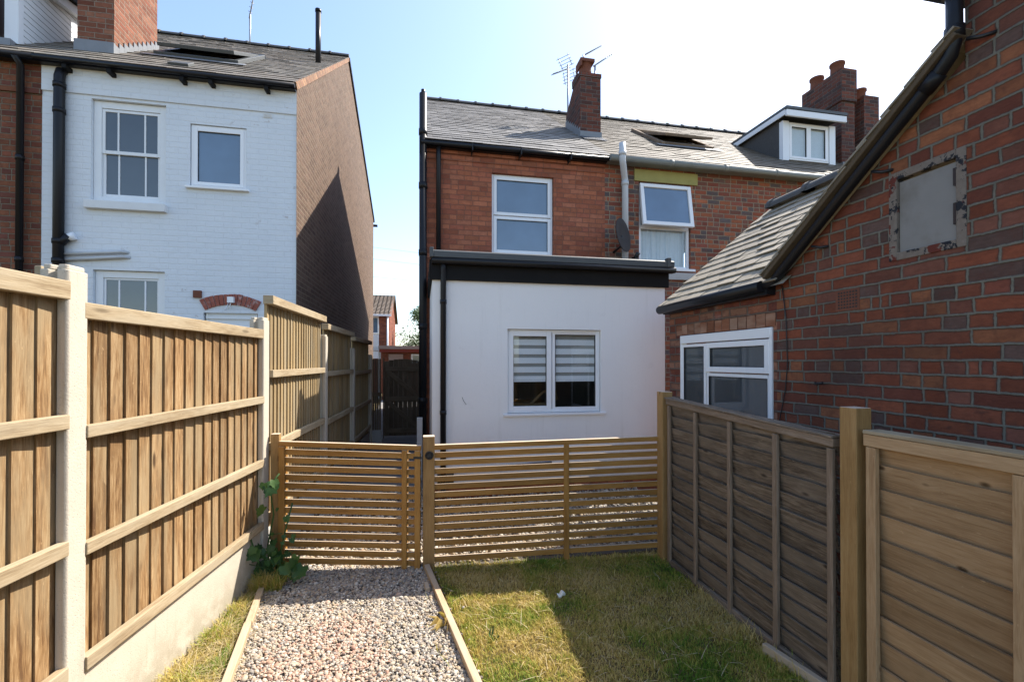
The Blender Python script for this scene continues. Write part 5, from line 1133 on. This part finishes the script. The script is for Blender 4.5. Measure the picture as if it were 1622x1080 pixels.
stems = [[(-1.10, 3.70, 0), (-1.11, 3.66, .25), (-1.06, 3.63, .50), (-1.08, 3.60, .72), (-1.02, 3.62, .80)], [(-1.08, 3.70, 0), (-1.02, 3.64, .20), (-.97, 3.60, .40), (-.93, 3.62, .58)], [(-1.12, 3.68, 0), (-1.17, 3.60, .22), (-1.19, 3.52, .42)], [(-1.05, 3.68, 0), (-.98, 3.60, .10), (-.90, 3.57, .16)]]
mb = MB()
for st in stems: mb.tube(st, .006, 6)
for k in range(9):
    a = random.uniform(0, 6.28); q = Vector((-1.07 + jr(.08), 3.62 + jr(.04), random.uniform(.02, .3))); mb.tube([q, q + Vector((jr(.08), -.03, .07)), q + Vector((jr(.16), -.06, .10 + jr(.06)))], .003, 5)
mb.build('stem', 'vine', VP)
mb = MB()
for st in stems:
    P_ = [Vector(p) for p in st]
    for k in range(9):
        f = random.uniform(.6, len(P_) - 1.02); i = int(f); c = P_[i].lerp(P_[i + 1], f - i) + Vector((jr(.07), -abs(jr(.06)), jr(.05)))
        lobed(mb, c, Vector((jr(.7), -1, .5 + jr(.5))), Vector((jr(.6), -.3, -1 + abs(jr(.6)))), random.choice((.03, .045, .06, .08, .1)) * random.uniform(.85, 1.1))
for k in range(16):
    c = Vector((-1.06 + jr(.13), 3.60 + jr(.07), .05 + random.random() * .2)); lobed(mb, c, Vector((jr(1), -.6, .8)), Vector((jr(1), -.5, -.4)), random.uniform(.03, .065))
mb.build('foliage', 'vine', VP)
WD = thing('weed', (.42, 2.62, 0), 'small upright broad-bladed weed in the lawn beside the right edging board', 'weed')
mb = MB()
for k in range(11):
    a = random.uniform(0, 6.28); h = random.uniform(.03, .075); b = Vector((.42 + jr(.03), 2.62 + jr(.03), 0)); d = Vector((math.cos(a), math.sin(a), 0)); s_ = d.cross(Vector((0, 0, 1))) * .005
    m_ = b + d * .02 + Vector((0, 0, h * .6)); tip = b + d * .03 + Vector((0, 0, h)); mb.face([b - s_ * .4, b + s_ * .4, m_ + s_, tip, m_ - s_], [(0, 0)] * 5)
mb.build('leaves', 'vine', WD)
W2 = thing('weed', (.13, 2.85, 0), 'yellowish grass weed growing through the gravel against the right edging board', 'weed')
mb = MB()
for k in range(12):
    a = random.uniform(1.5, 5); h = random.uniform(.02, .06); b = Vector((.155 + jr(.03), 2.85 + jr(.05), .02)); d = Vector((math.cos(a), math.sin(a), 0)); s_ = d.cross(Vector((0, 0, 1))) * .004
    m_ = b + d * .04 + Vector((0, 0, h)); tip = b + d * .11 + Vector((0, 0, h * .5)); mb.face([b - s_ * .4, b + s_ * .4, m_ + s_, tip, m_ - s_], [(0, 0)] * 5)
mb.build('leaves', 'grass', W2)
